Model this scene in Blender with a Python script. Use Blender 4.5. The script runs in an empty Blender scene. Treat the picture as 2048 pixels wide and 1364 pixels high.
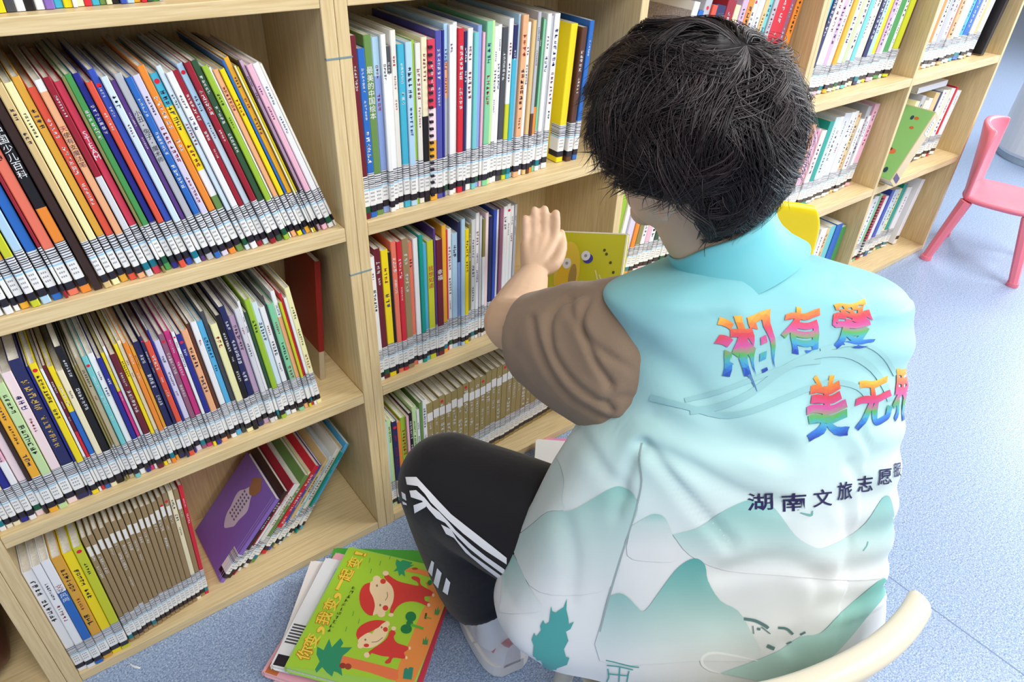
import bpy, bmesh, math, random, re
import numpy as np
from mathutils import Vector, Matrix, geometry
from mathutils.bvhtree import BVHTree

random.seed(7)
rng = np.random.default_rng(7)
SC = bpy.context.scene
COL = SC.collection

# ---------------------------------------------------------------- camera
FPX = 1407.14
CAM_POS = Vector((0.0, -1.0, 1.271))
RIGHT = Vector((0.79700, -0.60304, 0.03424))
FWD = Vector((0.50963, 0.64134, -0.57355))
RIGHT = (RIGHT - FWD * RIGHT.dot(FWD)).normalized(); FWD.normalize()
DOWN = FWD.cross(RIGHT)
if DOWN.z > 0: DOWN = -DOWN
cd = bpy.data.cameras.new('camera'); cam = bpy.data.objects.new('camera', cd); COL.objects.link(cam)
cd.sensor_width = 36.0; cd.lens = FPX / 2048 * 36.0; cd.clip_start = 0.02
M3 = Matrix((RIGHT, -DOWN, -FWD)).transposed()
cam.matrix_world = Matrix.Translation(CAM_POS) @ M3.to_4x4()
SC.camera = cam

# ---------------------------------------------------------------- world, lamps, exposure
SC.view_settings.view_transform = 'Standard'; SC.view_settings.look = 'None'
SC.view_settings.gamma = 1.0; SC.view_settings.use_curve_mapping = False
SC.view_settings.exposure = 0.14
w = bpy.data.worlds.new('room_air'); SC.world = w; w.use_nodes = True
w.node_tree.nodes['Background'].inputs[0].default_value = (0.95, 0.97, 1.0, 1)
w.node_tree.nodes['Background'].inputs[1].default_value = 0.24

def area_light(name, loc, target, sx, sy, power, color=(1, 1, 1)):
    l = bpy.data.lights.new(name, 'AREA'); l.shape = 'RECTANGLE'; l.size = sx; l.size_y = sy
    l.energy = power; l.color = color
    o = bpy.data.objects.new(name, l); COL.objects.link(o)
    o.location = loc
    o.rotation_euler = (Vector(target) - Vector(loc)).to_track_quat('-Z', 'Y').to_euler()
    return o
# ceiling panels over the aisle in front of the shelves, and the window side of the room
area_light('ceiling_lamp_aisle', (0.1, -1.9, 2.75), (0.1, -1.0, 0.4), 1.2, 0.9, 40, (1, 0.985, 0.96))
area_light('ceiling_lamp_far', (2.8, -1.5, 2.75), (2.8, -0.9, 0), 1.4, 0.9, 72, (1, 0.99, 0.97))
area_light('window_light', (6.6, -1.6, 1.9), (1.8, -0.6, 0.5), 3.4, 2.4, 215, (0.95, 0.98, 1.0))

area_light('ceiling_lamp_end', (5.2, 1.2, 2.75), (5.2, 1.2, 0), 1.4, 0.9, 60, (1, 0.99, 0.97))  # added fill, no known fixture: brightens the far floor
area_light('ceiling_lamp_rear', (1.2, -3.4, 2.75), (1.6, 0.0, 0.5), 1.2, 0.9, 26, (1, 0.99, 0.97))  # added fill behind the camera, brightens upright faces turned to the aisle

# ---------------------------------------------------------------- helpers
def ray(px, py):
    return (RIGHT * (px - 1024) + DOWN * (py - 682) + FWD * FPX).normalized()
def at(px, py, d): return CAM_POS + ray(px, py) * d
def onY(px, py, Y):
    r = ray(px, py); return CAM_POS + r * ((Y - CAM_POS.y) / r.y)
def onZ(px, py, Z):
    r = ray(px, py); return CAM_POS + r * ((Z - CAM_POS.z) / r.z)

def lin(c):
    return tuple((x / 12.92 if x <= 0.04045 else ((x + 0.055) / 1.055) ** 2.4) for x in c)
def hx(h):
    h = h.lstrip('#'); return lin(tuple(int(h[i:i + 2], 16) / 255 for i in (0, 2, 4)))

def new_mat(name, rough=0.5, spec=0.5):
    m = bpy.data.materials.new(name); m.use_nodes = True
    b = m.node_tree.nodes['Principled BSDF']
    b.inputs['Roughness'].default_value = rough
    b.inputs['Specular IOR Level'].default_value = spec
    return m, m.node_tree.nodes, m.node_tree.links, b

def plain(name, color, rough=0.5, spec=0.5, noise=0.0, nscale=30.0, bump=0.0, coords='Object'):
    m, N, L, b = new_mat(name, rough, spec)
    c = (*color, 1)
    b.inputs['Base Color'].default_value = c
    if noise or bump:
        tc = N.new('ShaderNodeTexCoord'); nz = N.new('ShaderNodeTexNoise')
        nz.inputs['Scale'].default_value = nscale; nz.inputs['Detail'].default_value = 5
        L.new(tc.outputs[coords], nz.inputs['Vector'])
        if noise:
            r = N.new('ShaderNodeValToRGB')
            r.color_ramp.elements[0].position = 0.3; r.color_ramp.elements[1].position = 0.7
            r.color_ramp.elements[0].color = tuple(x * (1 - noise) for x in color) + (1,)
            r.color_ramp.elements[1].color = tuple(min(1, x * (1 + noise)) for x in color) + (1,)
            L.new(nz.outputs['Fac'], r.inputs['Fac']); L.new(r.outputs['Color'], b.inputs['Base Color'])
        if bump:
            bp = N.new('ShaderNodeBump'); bp.inputs['Strength'].default_value = bump; bp.inputs['Distance'].default_value = 0.002
            L.new(nz.outputs['Fac'], bp.inputs['Height']); L.new(bp.outputs['Normal'], b.inputs['Normal'])
    return m

def printed(name, rough=0.4, spec=0.45, bump=0.0, bscale=300, sheen=0.0):
    m, N, L, b = new_mat(name, rough, spec)
    a = N.new('ShaderNodeAttribute'); a.attribute_name = 'Col'
    L.new(a.outputs['Color'], b.inputs['Base Color'])
    if sheen:
        b.inputs['Sheen Weight'].default_value = sheen
    if bump:
        tc = N.new('ShaderNodeTexCoord'); nz = N.new('ShaderNodeTexNoise')
        nz.inputs['Scale'].default_value = bscale; nz.inputs['Detail'].default_value = 4
        bp = N.new('ShaderNodeBump'); bp.inputs['Strength'].default_value = bump; bp.inputs['Distance'].default_value = 0.002
        L.new(tc.outputs['Object'], nz.inputs['Vector']); L.new(nz.outputs['Fac'], bp.inputs['Height'])
        L.new(bp.outputs['Normal'], b.inputs['Normal'])
    return m

def wood(name, stretch):
    m, N, L, b = new_mat(name, 0.42, 0.4)
    tc = N.new('ShaderNodeTexCoord'); mp = N.new('ShaderNodeMapping')
    mp.inputs['Scale'].default_value = stretch
    L.new(tc.outputs['Object'], mp.inputs['Vector'])
    n1 = N.new('ShaderNodeTexNoise'); n1.inputs['Scale'].default_value = 9; n1.inputs['Detail'].default_value = 6; n1.inputs['Roughness'].default_value = 0.6
    L.new(mp.outputs['Vector'], n1.inputs['Vector'])
    r = N.new('ShaderNodeValToRGB')
    e = r.color_ramp.elements
    e[0].position = 0.32; e[0].color = (*hx('d2b684'), 1)
    e[1].position = 0.62; e[1].color = (*hx('e6cfa0'), 1)
    L.new(n1.outputs['Fac'], r.inputs['Fac'])
    L.new(r.outputs['Color'], b.inputs['Base Color'])
    return m
WOOD_H = wood('maple_laminate_horizontal', (1.2, 30, 30))
WOOD_V = wood('maple_laminate_vertical', (30, 30, 1.2))
PRINT = printed('printed_card', 0.38, 0.4)
LABELM = printed('taped_paper_label', 0.3, 0.5)
PAGES = plain('paper_pages', hx('e9e4d8'), 0.8, 0.2, 0.1, 260)

class MB:
    """collects coloured faces and builds ONE mesh object"""
    def __init__(s): s.v = []; s.f = []; s.c = []; s.smooth = False
    def face(s, pts, col=(1, 1, 1)):
        i = len(s.v); s.v.extend([tuple(p) for p in pts]); s.f.append(tuple(range(i, i + len(pts)))); s.c.append(col)
    def box(s, x0, x1, y0, y1, z0, z1, col=(1, 1, 1), bev=0):
        if bev:
            bm = bmesh.new(); bmesh.ops.create_cube(bm, size=1)
            for v in bm.verts:
                v.co = Vector(((x0 + x1) / 2 + v.co.x * (x1 - x0), (y0 + y1) / 2 + v.co.y * (y1 - y0), (z0 + z1) / 2 + v.co.z * (z1 - z0)))
            bmesh.ops.bevel(bm, geom=bm.edges[:], offset=bev, segments=2, affect='EDGES')
            s.bm(bm, col); return
        i = len(s.v)
        s.v += [(x, y, z) for z in (z0, z1) for y in (y0, y1) for x in (x0, x1)]
        for q in ((0, 2, 3, 1), (4, 5, 7, 6), (0, 1, 5, 4), (1, 3, 7, 5), (3, 2, 6, 7), (2, 0, 4, 6)):
            s.f.append(tuple(i + k for k in q)); s.c.append(col)
    def bm(s, bm, col=(1, 1, 1)):
        i = len(s.v); bm.verts.ensure_lookup_table(); bm.verts.index_update()
        s.v += [tuple(v.co) for v in bm.verts]
        for f in bm.faces:
            s.f.append(tuple(i + v.index for v in f.verts)); s.c.append(col)
        bm.free()
    def grid(s, P, col=(1, 1, 1), wrap=False, colf=None):
        """P: array rows x cols x 3"""
        i = len(s.v); R, Cn = len(P), len(P[0])
        for row in P:
            for p in row: s.v.append(tuple(p))
        for a in range(R - 1):
            for b in range(Cn if wrap else Cn - 1):
                b2 = (b + 1) % Cn
                s.f.append((i + a * Cn + b, i + a * Cn + b2, i + (a + 1) * Cn + b2, i + (a + 1) * Cn + b))
                s.c.append(colf(a, b) if colf else col)
    def cap(s, ring, col=(1, 1, 1), flip=False):
        c = sum((Vector(p) for p in ring), Vector()) / len(ring)
        i = len(s.v); s.v += [tuple(p) for p in ring] + [tuple(c)]
        n = len(ring)
        for k in range(n):
            t = (i + k, i + (k + 1) % n, i + n)
            s.f.append(t[::-1] if flip else t); s.c.append(col)
    def build(s, name, mat=PRINT, parent=None, smooth=False, weld=0.0, recalc=False, subsurf=0, bevel=0):
        me = bpy.data.meshes.new(name); me.from_pydata(s.v, [], s.f)
        at_ = me.color_attributes.new('Col', 'FLOAT_COLOR', 'CORNER')
        n = [len(f) for f in s.f]
        arr = np.ones((sum(n), 4), np.float32)
        arr[:, :3] = np.repeat(np.array(s.c, np.float32).reshape(-1, 3), n, axis=0)
        at_.data.foreach_set('color', arr.ravel())
        if weld or recalc:
            b = bmesh.new(); b.from_mesh(me)
            if weld: bmesh.ops.remove_doubles(b, verts=b.verts[:], dist=weld)
            if recalc: bmesh.ops.recalc_face_normals(b, faces=b.faces[:])
            b.to_mesh(me); b.free()
        me.materials.append(mat)
        if smooth: me.polygons.foreach_set('use_smooth', [True] * len(me.polygons))
        o = bpy.data.objects.new(name, me); COL.objects.link(o)
        if parent: o.parent = parent
        if bevel:
            bv = o.modifiers.new('edge', 'BEVEL'); bv.width = bevel; bv.segments = 2; bv.limit_method = 'ANGLE'
        if subsurf:
            ss = o.modifiers.new('smooth', 'SUBSURF'); ss.levels = subsurf; ss.render_levels = subsurf
        return o

def tag(o, label, cat, group=None, kind=None):
    if label: o['label'] = label
    if cat: o['category'] = cat
    if group: o['group'] = group
    if kind: o['kind'] = kind
    return o
def empty(name, loc=(0, 0, 0), rot=(0, 0, 0)):
    o = bpy.data.objects.new(name, None); COL.objects.link(o)
    o.location = loc; o.rotation_euler = rot; o.empty_display_size = 0.05
    return o
def struct(o): o['kind'] = 'structure'; return o

def catmull(pts, n):
    P = [np.array(p, float) for p in pts]
    P = [2 * P[0] - P[1]] + P + [2 * P[-1] - P[-2]]
    out = []
    for i in range(1, len(P) - 2):
        for k in range(n):
            t = k / n
            a, b, c, d = P[i - 1], P[i], P[i + 1], P[i + 2]
            out.append(0.5 * (2 * b + (c - a) * t + (2 * a - 5 * b + 4 * c - d) * t * t + (3 * b - a - 3 * c + d) * t ** 3))
    out.append(P[-2]); return out

def tube_rings(path, radii, seg=16, up=(0, 0, 1)):
    """path pts; radii list of (r1, r2) or r: rings by parallel transport; r1 across 'side', r2 along 'up'"""
    rings = []; prev = None
    for i, p in enumerate(path):
        p = Vector(p)
        a = Vector(path[max(0, i - 1)]); b = Vector(path[min(len(path) - 1, i + 1)])
        t = (b - a).normalized()
        if prev is None:
            u = Vector(up); u = (u - t * u.dot(t))
            if u.length < 1e-4: u = t.orthogonal()
            u.normalize()
        else:
            u = (prev - t * prev.dot(t)).normalized()
        prev = u; s_ = t.cross(u)
        r = radii[i]; r1, r2 = (r, r) if not hasattr(r, '__len__') else r
        rings.append([p + s_ * (r1 * math.cos(2 * math.pi * k / seg)) + u * (r2 * math.sin(2 * math.pi * k / seg)) for k in range(seg)])
    return rings
def add_tube(mb, path, radii, seg=16, up=(0, 0, 1), col=(1, 1, 1), n=0):
    if n:
        k = len(path)
        rr = [np.array(r if hasattr(r, '__len__') else (r, r), float) for r in radii]
        path = catmull(path, n); radii = catmull(rr, n)
    rings = tube_rings(path, radii, seg, up)
    mb.grid(rings, col, wrap=True); mb.cap(rings[0], col, flip=True); mb.cap(rings[-1], col)
def add_ball(mb, c, r, rot=None, seg=24, col=(1, 1, 1), fn=None):
    """ellipsoid; r=(rx,ry,rz); rot Matrix3; fn(unit)->scale tweak"""
    c = Vector(c); rings = []
    for i in range(1, seg // 2):
        th = math.pi * i / (seg // 2)
        row = []
        for k in range(seg):
            ph = 2 * math.pi * k / seg
            u = Vector((math.sin(th) * math.cos(ph), math.sin(th) * math.sin(ph), math.cos(th)))
            p = Vector((u.x * r[0], u.y * r[1], u.z * r[2]))
            if fn: p = fn(u, p)
            row.append(c + (rot @ p if rot else p))
        rings.append(row)
    mb.grid(rings, col, wrap=True); mb.cap(rings[0], col, flip=True); mb.cap(rings[-1], col)

# ---------------------------------------------------------------- the room
def floor_mat():
    m, N, L, b = new_mat('blue_speckled_vinyl', 0.30, 0.5)
    tc = N.new('ShaderNodeTexCoord')
    def noise(scale, detail, stops):
        n = N.new('ShaderNodeTexNoise'); n.inputs['Scale'].default_value = scale; n.inputs['Detail'].default_value = detail
        L.new(tc.outputs['Object'], n.inputs['Vector'])
        r = N.new('ShaderNodeValToRGB'); r.color_ramp.elements.remove(r.color_ramp.elements[1])
        for i, (p, c) in enumerate(stops):
            e = r.color_ramp.elements[0] if i == 0 else r.color_ramp.elements.new(p)
            e.position = p; e.color = (*hx(c), 1)
        L.new(n.outputs['Fac'], r.inputs['Fac']); return r
    a = noise(330, 2, [(0.36, '4d6791'), (0.46, '8aa0c4'), (0.56, '9fb4d5'), (0.66, 'd6e0ee')])
    c = noise(120, 3, [(0.35, '829ac1'), (0.6, 'a9bedd')])
    mx = N.new('ShaderNodeMix'); mx.data_type = 'RGBA'; mx.inputs['Factor'].default_value = 0.4
    L.new(a.outputs['Color'], mx.inputs['A']); L.new(c.outputs['Color'], mx.inputs['B'])
    L.new(mx.outputs['Result'], b.inputs['Base Color'])
    return m
mb = MB(); mb.box(-3, 12, -5, 9, -0.05, 0)
struct(mb.build('floor', floor_mat()))
mb = MB()
mb.box(1.268, 1.2705, -5, -0.02, 0, 0.0004)
o = mb.build('trim_1', plain('floor_weld_line', hx('6f87a8'), 0.6)); struct(o)
WALLM = plain('pale_blue_wall_paint', hx('c3d4e6'), 0.7, 0.2)
mb = MB(); mb.box(-3, 12, 9, 9.1, 0, 2.9); struct(mb.build('wall_back', WALLM))
mb = MB(); mb.box(-3.1, -3, -5, 9, 0, 2.9); struct(mb.build('wall_left', WALLM))

# ---------------------------------------------------------------- bookcases (front plane y = 0)
SH = [(0.0, 0.022), (0.370, 0.395), (0.722, 0.747), (1.080, 1.100), (1.437, 1.457)]   # under and upper face of each board
DEP = 0.245; TOPZ = 1.50
BACKM = wood('maple_backboard', (30, 30, 1.2))
def bookcase(label, panels, x0, x1):
    r = empty('bookcase', ((x0 + x1) / 2, 0, 0))
    ox = r.location.x
    tag(r, label, 'bookcase', None)
    for (a, b) in panels:
        m = MB(); m.box(a - ox, b - ox, 0, DEP, 0, TOPZ)
        m.build('side_panel' if (a == panels[0][0] or b == panels[-1][1]) else 'divider', WOOD_V, r, bevel=0.0012)
    for i in range(len(panels) - 1):
        a, b = panels[i][1] + 0.0004, panels[i + 1][0] - 0.0004
        for (z0, z1) in SH:
            m = MB(); m.box(a - ox, b - ox, 0.0005, DEP - 0.006, z0 + 0.0005, z1)
            m.build('shelf_board', WOOD_H, r, bevel=0.0012)
        m = MB(); m.box(a - ox, b - ox, DEP - 0.006, DEP, 0.0005, TOPZ)
        m.build('back_panel', BACKM, r)
    return r
caseZ = bookcase('maple bookcase at the picture edge, its bottom compartment without books', [(-0.832, -0.812), (-0.2115, -0.1915)], -0.832, -0.1915)
caseA = bookcase('maple bookcase with three full shelves and books lying slanted at its bottom', [(-0.191, -0.171), (0.433, 0.453)], -0.191, 0.453)
caseB = bookcase('maple double bookcase directly behind the crouching volunteer', [(0.4535, 0.4735), (1.072, 1.092), (1.693, 1.708)], 0.4535, 1.708)
caseC = bookcase('maple double bookcase at the far end beside the pink chair', [(1.7085, 1.7235), (2.285, 2.300), (2.880, 2.897)], 1.7085, 2.897)
for case, a, b in ((caseA, 0.4325, 0.4531), (caseB, 0.4534, 0.4740)):
    ox = case.location.x
    for z in (1.012, 0.657):
        m = MB(); m.box(a - ox, b - ox, -0.0012, 0.004, z, z + 0.0022, hx('7d96a0'))
        m.build('seam_cord', PRINT, case)
# ---------------------------------------------------------------- books
PAL = dict(
 wh=('white', 'f0f0f2'), ow=('off-white', 'e9e6dc'), cr=('cream', 'f3e7c3'), py=('pale-yellow', 'f4efb4'), ye=('yellow', 'f6dc1c'), am=('amber', 'f3b133'),
 mu=('mustard', 'dfa63c'), ta=('tan', 'dcbf86'), or_=('orange', 'ef8d34'), pe=('peach', 'f2b183'), sa=('salmon', 'ec7a62'), ro=('red-orange', 'e2563f'),
 re=('red', 'd52c3c'), rp=('rose-red', 'd9415a'), dr=('dark-red', '9c2233'), ma=('maroon', '6d2330'), br=('brown', '5f3b2c'), dk=('dark-brown', '3c2823'),
 bk=('black', '201d20'), gy=('grey', 'b9bac0'), lg=('light-grey', 'd9dadf'), dg=('charcoal', '4b4c52'), na=('navy', '2c2f5f'), nb=('navy-blue', '2b2f8f'),
 bl=('blue', '2f6cc0'), rb=('royal-blue', '3a55b8'), sk=('sky-blue', '58b1e0'), lb=('light-blue', 'b4d6ef'), pb=('pale-blue', 'd3e5f1'), cy=('cyan', '45b3d0'),
 te=('teal', '159a8c'), tb=('turquoise', '76c9cb'), gr=('green', '4c9a55'), dgr=('dark-green', '36573d'), mg=('moss-green', '6d9150'), li=('lime', '9dc23a'), yl=('yellow-green', 'cbd02e'), pg=('pale-green', 'c6e2a4'),
 mi=('mint', '86cfa2'), pu=('purple', '5f3d85'), vi=('violet', '8a6bc0'), pw=('periwinkle', '8fa6e0'), iv=('indigo', '5453a8'), la=('lavender', 'd9d3ec'), li2=('lilac', 'cdaecb'), mv=('mauve', '95607a'),
 mp=('magenta', 'd63a86'), pk=('pink', 'f0b9cd'), pp=('pale-pink', 'f6dfe2'), kh=('khaki', '9d8560'), go=('gold-brown', 'a08d58'), ol=('olive', '8b8450'), be=('beige', 'cdbd98'))
ORD = ['first', 'second', 'third', 'fourth', 'fifth', 'sixth', 'seventh', 'eighth', 'ninth', 'tenth', 'eleventh', 'twelfth', 'thirteenth', 'fourteenth', 'fifteenth', 'sixteenth', 'seventeenth', 'eighteenth', 'nineteenth', 'twentieth']
TENS = ['', '', 'twenty', 'thirty', 'forty', 'fifty', 'sixty']
def ordinal(i):
    if i < 20: return ORD[i]
    n = i + 1
    if n % 10 == 0: return {30: 'thirtieth', 40: 'fortieth', 50: 'fiftieth', 60: 'sixtieth'}[n]
    return TENS[n // 10] + '-' + ORD[n % 10 - 1]
def pal(k): return hx(PAL['or_' if k == 'or' else k][1])
def pname(k): return PAL['or_' if k == 'or' else k][0]
def lum(c): return 0.21 * c[0] + 0.72 * c[1] + 0.07 * c[2]

# unreadable glyph marks: a few strokes in a square cell (u right, v up), drawn in the book's own spine direction
def glyph_strokes(R):
    S = []
    for _ in range(R.choice((2, 3, 3))):
        v = R.uniform(0.05, 0.85); u0 = R.uniform(0, 0.25); S.append((u0, R.uniform(0.7, 1.0), v, v + 0.15))
    for _ in range(R.choice((1, 2, 2))):
        u = R.uniform(0.05, 0.82); v0 = R.uniform(0, 0.3); S.append((u, u + 0.16, v0, R.uniform(0.65, 1.0)))
    return S
def text_cells(string, size):
    """real characters: flat triangles of the font, centred in x, (list of tri pts) one char"""
    cu = bpy.data.curves.new('t', 'FONT'); cu.body = string; cu.size = size; cu.align_x = 'CENTER'; cu.align_y = 'CENTER'; cu.resolution_u = 3
    cu.fill_mode = 'FRONT' if hasattr(cu, 'fill_mode') else cu.fill_mode
    ob = bpy.data.objects.new('t', cu); COL.objects.link(ob)
    dg = bpy.context.evaluated_depsgraph_get()
    me = bpy.data.meshes.new_from_object(ob.evaluated_get(dg))
    V = [v.co.copy() for v in me.vertices]; F = [tuple(p.vertices) for p in me.polygons]
    bpy.data.objects.remove(ob); bpy.data.meshes.remove(me); bpy.data.curves.remove(cu)
    return V, F
_CH = {}
def char_mesh(ch):
    if ch not in _CH: _CH[ch] = text_cells(ch, 1.0)
    return _CH[ch]
def char_box(ch):
    V, F = char_mesh(ch)
    if not V: return 0, 1, 0, 1
    xs = [v.x for v in V]; ys = [v.y for v in V]
    return min(xs), max(xs), min(ys), max(ys)

def book_parts(root, t, h, d, bands, R, labels='std', title=None, marks=True, tcol=None, paper=False, spiral=False, lab=None):
    """spine faces -y at y=0, x across the thickness, z up.  bands: [(fraction from bottom, colour)] top-down last"""
    hw = t / 2; m = MB(); bev = min(0.0012, t * 0.14)
    zc = [0.0] + [f * h for f, _ in bands[:-1]] + [h]
    for (z0, z1), (_, c) in zip(zip(zc, zc[1:]), bands):
        prof = [(-hw, d), (-hw, bev), (-hw + bev, 0), (hw - bev, 0), (hw, bev), (hw, d)]
        for (xa, ya), (xb, yb) in zip(prof, prof[1:]):
            m.face([(xa, ya, z0), (xb, yb, z0), (xb, yb, z1), (xa, ya, z1)], c)
    th = min(0.0016, t * 0.16) if not paper else 0.0005
    top = bands[-1][1]; bot = bands[0][1]
    for z, c in ((0, bot), (h, top)):                       # rims of the two boards and the spine
        for q in (((-hw, bev), (-hw + th, bev), (-hw + th, d), (-hw, d)), ((hw - th, bev), (hw, bev), (hw, d), (hw - th, d)), ((-hw + bev, 0), (hw - bev, 0), (hw, bev), (-hw, bev))):
            m.face([(x, y, z) for x, y in q], c)
    for sx in (-1, 1):                                      # inner faces of the boards
        x = sx * (hw - th); m.face([(x, bev, 0), (x, d, 0), (x, d, h), (x, bev, h)], (0.8, 0.8, 0.78))
        m.face([(sx * hw, d, 0), (x, d, 0), (x, d, h), (sx * hw, d, h)], top)
    # spine lettering
    lo = 0.30 if labels else 0.08
    def col_at(z):
        for f, c in bands:
            if z <= f * h: return c
        return bands[-1][1]
    def ink(z):
        c = col_at(z); L_ = lum(c)
        if tcol: return tcol
        return (0.85, 0.85, 0.83) if L_ < 0.32 else R.choice(((0.02, 0.02, 0.03), (0.05, 0.05, 0.1), (0.35, 0.03, 0.05), (0.03, 0.04, 0.2)))
    cell = min(t * 0.62, 0.0115)
    y = -0.00025
    if title:
        cell2 = min(t * 0.8, 0.0135); z = h * 0.70 + len(title) * cell2 * 0.5
        z = min(z, h * 0.95)
        for ch in title:
            if ch != ' ':
                V, F = char_mesh(ch); a, b_, c_, d_ = char_box(ch); s_ = cell2 / max(0.6, d_ - c_, b_ - a)
                ccx, ccy = (a + b_) / 2, (c_ + d_) / 2; cc = ink(z)
                for f in F: m.face([((V[k].x - ccx) * s_, y, z + (V[k].y - ccy) * s_) for k in f], cc)
            z -= cell2 * 1.12
    elif marks and t > 0.0035:
        z = h * R.uniform(0.84, 0.93)
        if R.random() < 0.14:                               # round sticker near the head of the spine
            rr = min(hw * 0.7, 0.004); zc_ = h * R.uniform(0.93, 0.965)
            m.face([(rr * math.cos(q * 0.628), y, zc_ + rr * math.sin(q * 0.628)) for q in range(10)], hx('dc2438'))
        for grp in range(R.choice((1, 2, 2, 3))):
            sc = cell * R.choice((0.6, 0.8, 1.0)); cc = ink(z)
            for _ in range(R.randint(3, 8)):
                if z - sc < lo * h + 0.006: break
                for (u0, u1, v0, v1) in glyph_strokes(R):
                    m.face([((u0 - .5) * sc, y, z - sc + v0 * sc), ((u1 - .5) * sc, y, z - sc + v0 * sc), ((u1 - .5) * sc, y, z - sc + v1 * sc), ((u0 - .5) * sc, y, z - sc + v1 * sc)], cc)
                z -= sc * 1.18
            z -= R.uniform(0.008, 0.022)
    m.build('cover', PRINT, root)
    if spiral:
        q = MB()
        for k in range(22):
            z = h * (0.04 + 0.92 * k / 21); q.box(-hw + 0.0003, -hw * 0.1, -0.004, 0.004, z - 0.002, z + 0.002, hx('2c2030'))
        q.build('spiral_binding', PRINT, root)
    p = MB(); e = 0.003 if not paper else 0.0008
    p.box(-hw + th + 0.0001, hw - th - 0.0001, bev + 0.0012, d - e, e, h - e)
    p.build('pages', PAGES, root)
    if labels:
        j = R.uniform(-0.003, 0.004); s = 1.0 if h > 0.23 else 0.92
        if lab: j, s = lab
        z0 = 0.010 + j * 0.5; z1 = z0 + 0.0115 * s; z2 = z1 + 0.027 * s; z3 = z2 + (0.026 + max(0, R.uniform(-0.006, 0.006))) * s
        def wrap(q, za, zb, c, yy=-0.0006, e=0.0002):
            prof = [(-hw - e, 0.026), (-hw - e, bev), (-hw + bev, yy), (hw - bev, yy), (hw + e, bev), (hw + e, 0.026)]
            for (xa, ya), (xb, yb) in zip(prof, prof[1:]): q.face([(xa, ya, za), (xb, yb, za), (xb, yb, zb), (xa, ya, zb)], c)
        q = MB(); k = R.random()
        wrap(q, z0, z1, hx('27222c') if k < 0.86 else (hx('1f5a3c') if k < 0.92 else hx('17788a')))
        q.build('class_band', LABELM, root)
        q = MB(); wrap(q, z1, z2, hx('f3f2ef'))
        if t > 0.006:
            for r_ in range(3):
                zz = z2 - 0.006 - r_ * 0.0065
                for k in range(3):
                    x = -hw * 0.6 + k * hw * 0.42; q.face([(x, -0.0008, zz), (x + hw * 0.26, -0.0008, zz), (x + hw * 0.26, -0.0008, zz + 0.0026), (x, -0.0008, zz + 0.0026)], hx('9b9ba2'))
        q.build('call_number_label', LABELM, root)
        q = MB(); wrap(q, z2, z2 + 0.0025, hx('9fd0ea'))
        z = z2 + 0.0025; dark = False
        while z < z3:
            dz = R.uniform(0.0009, 0.0021) if dark else R.uniform(0.0012, 0.0026)
            wrap(q, z, min(z + dz, z3), hx('45454d') if dark else hx('e8e9ec')); z += dz; dark = not dark
        q.build('barcode_label', LABELM, root)

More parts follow.
